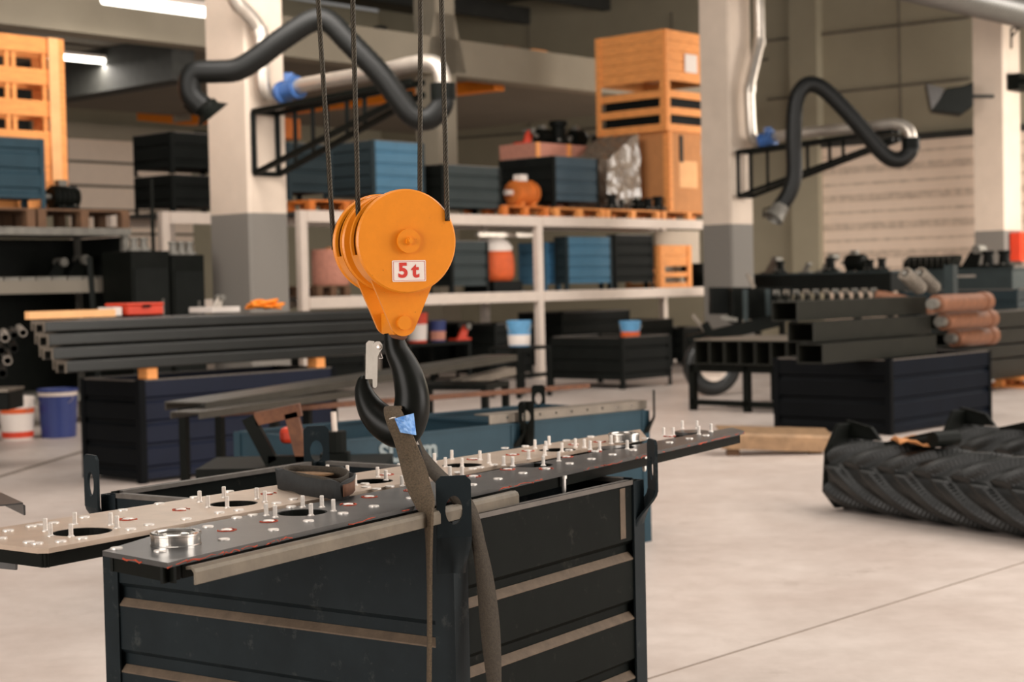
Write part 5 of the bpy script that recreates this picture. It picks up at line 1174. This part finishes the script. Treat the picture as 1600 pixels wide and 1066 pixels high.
# curved bracket under the far plate at left edge
q = on((30, 862), .87); t = thing('edge_bracket', 'curved grey bracket under the left end of the far studded plate', 'bracket', q)
k1 = [on((40, 858), .885), on((-80, 848), .885)]; dd_ = (k1[1] - k1[0]).normalized(); sd_ = V((dd_.y, -dd_.x, 0)); sd_ = sd_ if sd_.y < 0 else -sd_
a0 = on((34, 856), .862); MB().prism([a0 + sd_ * -.06, a0 + sd_ * .0, a0 + sd_ * .012 - UP * .004, a0 + sd_ * .018 - UP * .014, a0 + sd_ * .020 - UP * .045, a0 + sd_ * .014 - UP * .045, a0 + sd_ * .011 - UP * .016, a0 + sd_ * 0 - UP * .006, a0 - sd_ * .06 - UP * .006], dd_ * .4).build('bracket_body', M['plate'], t, world=True)
# ================================================================ MIDDLE: teal crates with lettering, long plates, rusty parts
PR = onz(1016, 846, 0); PR.z = 0
AT = 47.0; aT, bT = az(AT), az(AT + 90)
zr = solve_y(PR, UP, 640)
PL_ = PR + aT * solve_x(PR + UP * zr, aT, 816); L1 = (PR - PL_).length
PLL = PR + aT * solve_x(PR + UP * zr, aT, 531); L2 = (PL_ - PLL).length
kw = dict(z0=.12, paint='teal', paint2='teal',  group='teal crates behind the studded plates', gx=[(.46, .41), (.28, .23)], gy=[(.46, .41), (.28, .23)], rim='teal', name='steel_crate', cat='crate')
ct1 = container('teal steel crate behind the studded plates, right one under the drilled rail', PL_ + aT * .03, AT, L1 - .03, .85, zr, lugs=((1, 1), (-1, 1), (-1, -1)), **kw)
ct2 = container('teal steel crate with pale lettering behind the crane hook', PLL, AT, L2 - .03, .85, zr, lugs=((-1, 1),), **kw)
# lettering: wall mesh on the crate panel
me = text_mesh('SUrüm', .125, .0008); mb = MB()
cx_ = PLL + aT * solve_x(PLL, aT, 643); pz = aty(643, 706, cx_.y).z; mx = Matrix((aT, UP, bT)).transposed().to_4x4(); mx.translation = V((cx_.x, cx_.y, pz)) + bT * .0035
mb.add(me, mx); mb.build('lettering', M['text'], ct2, world=True, label='faded pale painted lettering')
# drilled rail on the right teal crate
a0, a1 = aty(756, 648, PL_.y - .1), None
r0_ = PR + bT * -.05 + UP * (zr + .002); ra = r0_ + aT * solve_x(r0_, aT, 758); rb = r0_ + aT * solve_x(r0_, aT, 1004)
t = thing('drilled_rail', 'pale drilled steel rail lying on the right teal crate', 'rail', ra); dR = (rb - ra); LR = dR.length; dR.normalize()
nb = V((dR.y, -dR.x, 0)); nb = nb if nb.y < 0 else -nb
hl = [[(0, 0), (LR, 0), (LR, .046), (0, .046)]] + [circ(.12 + k * (LR - .24) / 8, .026, .007, 12) for k in range(9)]
me = flat_shape(hl, .006); mx = Matrix((dR, UP, nb)).transposed().to_4x4(); mx.translation = ra + nb * .03
mb = MB().add(me, mx); mb.prism([ra + nb * .03 + UP * .046, ra - nb * .08 + UP * .046, ra - nb * .08 + UP * .040, ra + nb * .03 + UP * .040], dR * LR); mb.build('rail_body', M['railend'], t, world=True)
# long channel plates lying across (pixel slope towards the upper right)
def longbar(label, p, q, wd, ht, m, name, cat='plate', edge=None, grp=None):
    t = thing(name, label, cat, p, None, grp); d = (q - p).normalized(); sd = UP.cross(d).normalized(); u = d.cross(sd)
    mb = MB(); mb.prism([p, p + sd * wd, p + sd * wd - u * ht, p + sd * (wd - .008) - u * ht, p + sd * (wd - .008) - u * .008, p + sd * .008 - u * .008, p + sd * .008 - u * ht, p - u * ht], q - p); mb.build('profile', M[m], t, world=True)
    return t
p, q = aty(322, 629, 9.5), aty(808, 554, 13.2); longbar('long dark channel plate slanting up behind the crane hook, upper one', p, q, .30, .05, 'chanplate', 'channel_plate', grp='long channel plates')
p, q = aty(312, 644, 9.2), aty(560, 610, 10.9); longbar('shorter dark channel plate below the long slanting one', p, q, .2, .04, 'chanplate', 'channel_plate', grp='long channel plates')
p, q = aty(346, 643, 9.9), aty(922, 600, 12.4); longbar('long rusty flat bar behind the crane hook', p, q, .08, .032, 'rust', 'flat_bar', 'bar')
p, q = aty(722, 594, 12.9), aty(806, 574, 13.4); longbar('pale bright edged channel behind the flat bar right of the hook', p, q, .12, .06, 'railend', 'channel_plate', grp='long channel plates')
# trestle carrying the long plates
for px, Y, yb_, lab in ((430, 10.2, 612, 'dark trestle under the left ends of the long slanting plates'), (760, 12.4, 583, 'dark trestle under the right ends of the long slanting plates')):
    q = aty(px, yb_, Y); stand(lab, V((q.x, q.y, 0)), .5, .7, q.z - .09, 'black', a=20)
# rusty parts between the navy crate and the front crate
t = thing('rusty_bracket', 'rusty brown slanted bracket left of the far crate lug', 'bracket', aty(440, 720, 7.0)); Yr = 7.0
for p_, q_, n_, m_ in (((388, 652), (425, 722), 'slanted_arm', 'black'), ((455, 645), (474, 720), 'slanted_arm', 'rust'), ((400, 655), (470, 640), 'top_bar', 'rust'), ((420, 722), (480, 722), 'base_bar', 'black')): MB().bar(aty(*p_, Yr), aty(*q_, Yr), .055, .055).build(n_, M[m_], t, world=True)
MB().box((-.05, -.04, -.035), (.05, .04, .035), Matrix.Translation(aty(456, 680, Yr + .12))).build('red_block', M['red'], t, world=True, label='red block', bevel=.02)
bq = aty(440, 728, 7.0); stand('low black stand carrying the rusty bracket', V((bq.x - .35, bq.y - .1, 0)), .8, .5, aty(440, 727, 7.0).z, 'black', a=90)
t = thing('pale_rod', 'short pale rod standing right of the far crate lug', 'rod', aty(523, 690, 7.1)); MB().cyl(aty(521, 644, 7.1), aty(524, 690, 7.1), .012, 10).build('rod_body', M['rackpaint'], t, world=True); MB().lathe([(0, 0), (.05, 0), (.05, .09), (0, .09)], aty(524, 706, 7.1), UP, 14).build('socket', M['black'], t, world=True)
bq = aty(524, 707, 7.1); stand('narrow black stand under the short pale rod', V((bq.x - .06, bq.y - .06, 0)), .12, .12, bq.z - .001, 'black', a=90)
# bent sheet lying beyond the plate tip
p0, p1 = onz(1128, 693, .18), onz(1302, 699, .15); p0 = aty(1126, 676, 13.0); p1 = aty(1302, 681, 13.0)
t = thing('bent_sheet', 'brown bent steel sheet lying on blocks beyond the far tip of the plate', 'sheet', p0); d_ = (p1 - p0)
MB().prism([p0 + V((0, .35, .03)), p0, p0 + V((0, -.02, -.02)), p0 + V((0, -.02, -.13)), p0 + V((0, -.012, -.13)), p0 + V((0, -.01, -.025)), p0 + V((0, .0, -.008)), p0 + V((0, .35, .022))], d_).build('sheet_body', M['bentsheet'], t, world=True)
for k in (0.12, .85):
    q = p0 + d_ * k + V((0, .1, 0)); tt = thing('wood_block', 'small wood block under the bent sheet, %s one' % ('left' if k < .5 else 'right'), 'block', V((q.x, q.y, 0)), None, 'blocks under the bent sheet'); MB().box((-.05, -.05, 0), (.05, .05, q.z - .003)).build('block_body', M['wooddark'], tt)
# ================================================================ RUBBER PACKER ROLLERS
def packer(label, P, yaw, L, rad, seed):
    t = thing('packer_roller', label, 'roller', P, None, 'rubber packer rollers'); t.rotation_euler = (0, 0, yaw)
    # local x along the roller; ribbed rubber body with V tread
    mb = MB(); nx, na = 330, 84; ringsv = []
    for i in range(nx + 1):
        x = .03 + L * i / nx; rg = []
        for j in range(na):
            a_ = 2 * math.pi * j / na
            # chevron lugs: centre line at a0, slanting both ways
            da = (a_ - R(158) + math.pi) % (2 * math.pi) - math.pi
            ph = (x - abs(da) * rad * 1.3) / .29
            f_ = ph - math.floor(ph)
            off_ = 0 if da >= 0 else .5
            f_ = (ph + off_) % 1
            e_ = max(0, min(1, (min(f_, .5 - f_)) / .06)) if f_ < .5 else 0
            e_ *= max(0, min(1, (abs(da) + .02) / .10))
            r_ = rad - .046 + .046 * (e_ * e_ * (3 - 2 * e_))
            rg.append(mb.bm.verts.new(V((x, r_ * math.cos(a_), rad + r_ * math.sin(a_)))))
        ringsv.append(rg)
    for i in range(nx):
        for j in range(na): mb.face([ringsv[i][j], ringsv[i][(j + 1) % na], ringsv[i + 1][(j + 1) % na], ringsv[i + 1][j]], True)
    mb.face(ringsv[0][::-1]); mb.face(ringsv[-1])
    mb.build('rubber_body', M['blackrub'], t)
    k_ = rad * .96; mb = MB(); mb.prism([(0, -k_ * .45, .012), (0, k_ * .6, .012), (0, k_, rad * .6), (0, k_, rad * 1.9), (0, k_ * .2, rad * 2.42), (0, -k_ * .35, rad * 2.42), (0, -k_ * .8, rad * 1.7), (0, -k_ * .9, rad * .55)], (.03, 0, 0)); mb.build('end_plate', M['black'], t, bevel=.004)
    MB().prism([(-.02, .02, rad * 2.1), (-.02, .03, rad * 2.5), (.2, .03, rad * 2.35), (.28, .03, rad * 2.0), (.02, .03, rad * 2.0)], (0, .02, 0)).build('guard_plate', M['black'], t)
    mb = MB(); mb.bar((.38, .02, rad * 1.9), (.78, .02, rad * 2.32), .1, .05); mb.build('scraper_arm', M['black'], t); MB().cyl((.82, -.08, rad * 2.24), (.82, .10, rad * 2.24), .045, 16).build('arm_bush', M['black'], t); MB().cyl((.62, -.04, rad * 2.05), (.82, -.02, rad * 2.24), .035, 12).build('arm_tube', M['black'], t)
    MB().cyl((-.1, 0, rad * .8), (0, 0, rad * .8), .03, 12).build('axle_stub', M['black'], t); MB().box((-.14, -.03, rad * .72), (-.09, .03, rad * .88)).build('axle_clamp', M['greymetal'], t)
    return t
p0 = onz(1300, 797, 0); p1 = onz(1600, 845, 0); yaw = math.atan2(p1.y - p0.y, p1.x - p0.x)
rr_ = .215
nrm_ = V((-math.sin(yaw), math.cos(yaw), 0))
packer('black rubber packer roller with slanted tread on the floor at right, nearer one', p0 + nrm_ * rr_ * .5, yaw, 1.9, rr_, 1)
p2 = aty(1500, 790, 10.7); p2.z = 0
packer('black rubber packer roller behind the nearer one at the right edge', p2, yaw, 1.5, rr_, 2)
t = thing('rag', 'brownish rag lying between the two rubber rollers', 'rag', p0 + nrm_ * .5 + V((.5, -.1, rr_ * 2)))
p3 = aty(1445, 690, 9.2); mb = MB(); r5 = random.Random(4); g = [[mb.bm.verts.new(p3 + V((i * .045 - .14, j * .06, .02 * math.sin(i * 1.3 + j) + r5.uniform(-.01, .01)))) for i in range(8)] for j in range(5)]
for j in range(4):
    for i in range(7): mb.face([g[j][i], g[j][i + 1], g[j + 1][i + 1], g[j + 1][i]], True)
o = mb.build('cloth', M['card'], t, world=True); md = o.modifiers.new('s', 'SOLIDIFY'); md.thickness = .008
# things on the mezzanine
for k, (px, py0, py1, px1, m_, lab) in enumerate(((705, 84, 66, 734, 'black', 'dark bundle on the mezzanine edge left of the light boards'), (742, 90, 76, 786, 'woodlight', 'stack of light boards on the mezzanine edge'), (790, 92, 70, 815, 'wooddark', 'brown box on the mezzanine edge right of the light boards'), (832, 100, 76, 858, 'wood', 'orange-brown box at the right on the mezzanine edge'))):
    b0 = BR0 - B * 1.0; q = b0 + A * solve_x(b0 + UP * 5.6, A, px); q.z = 5.352; lx = solve_x(q, A, px1); hh_ = solve_y(q, UP, py1)
    t = thing(('dark_bundle', 'board_stack', 'storage_box', 'storage_box')[k], lab, 'box', q, AZ); MB().box((0, 0, 0), (lx, .8, hh_ - .03)).build('body', M[m_], t, bevel=.02); MB().box((.02, .02, hh_ - .028), (lx - .02, .78, hh_)).build('top_layer', M[m_], t)
# pale board behind the small crate on the lower rack level
q = rk(1026, z1, .85); t = thing('pale_board', 'pale board standing behind the small crate on the lower rack level', 'board', q, AZ)
q2 = solve_x(q, A, 1094); MB().box((0, 0, 0), (q2, .03, solve_y(q, UP, 360))).build('board', M['pale'], t, bevel=.003)
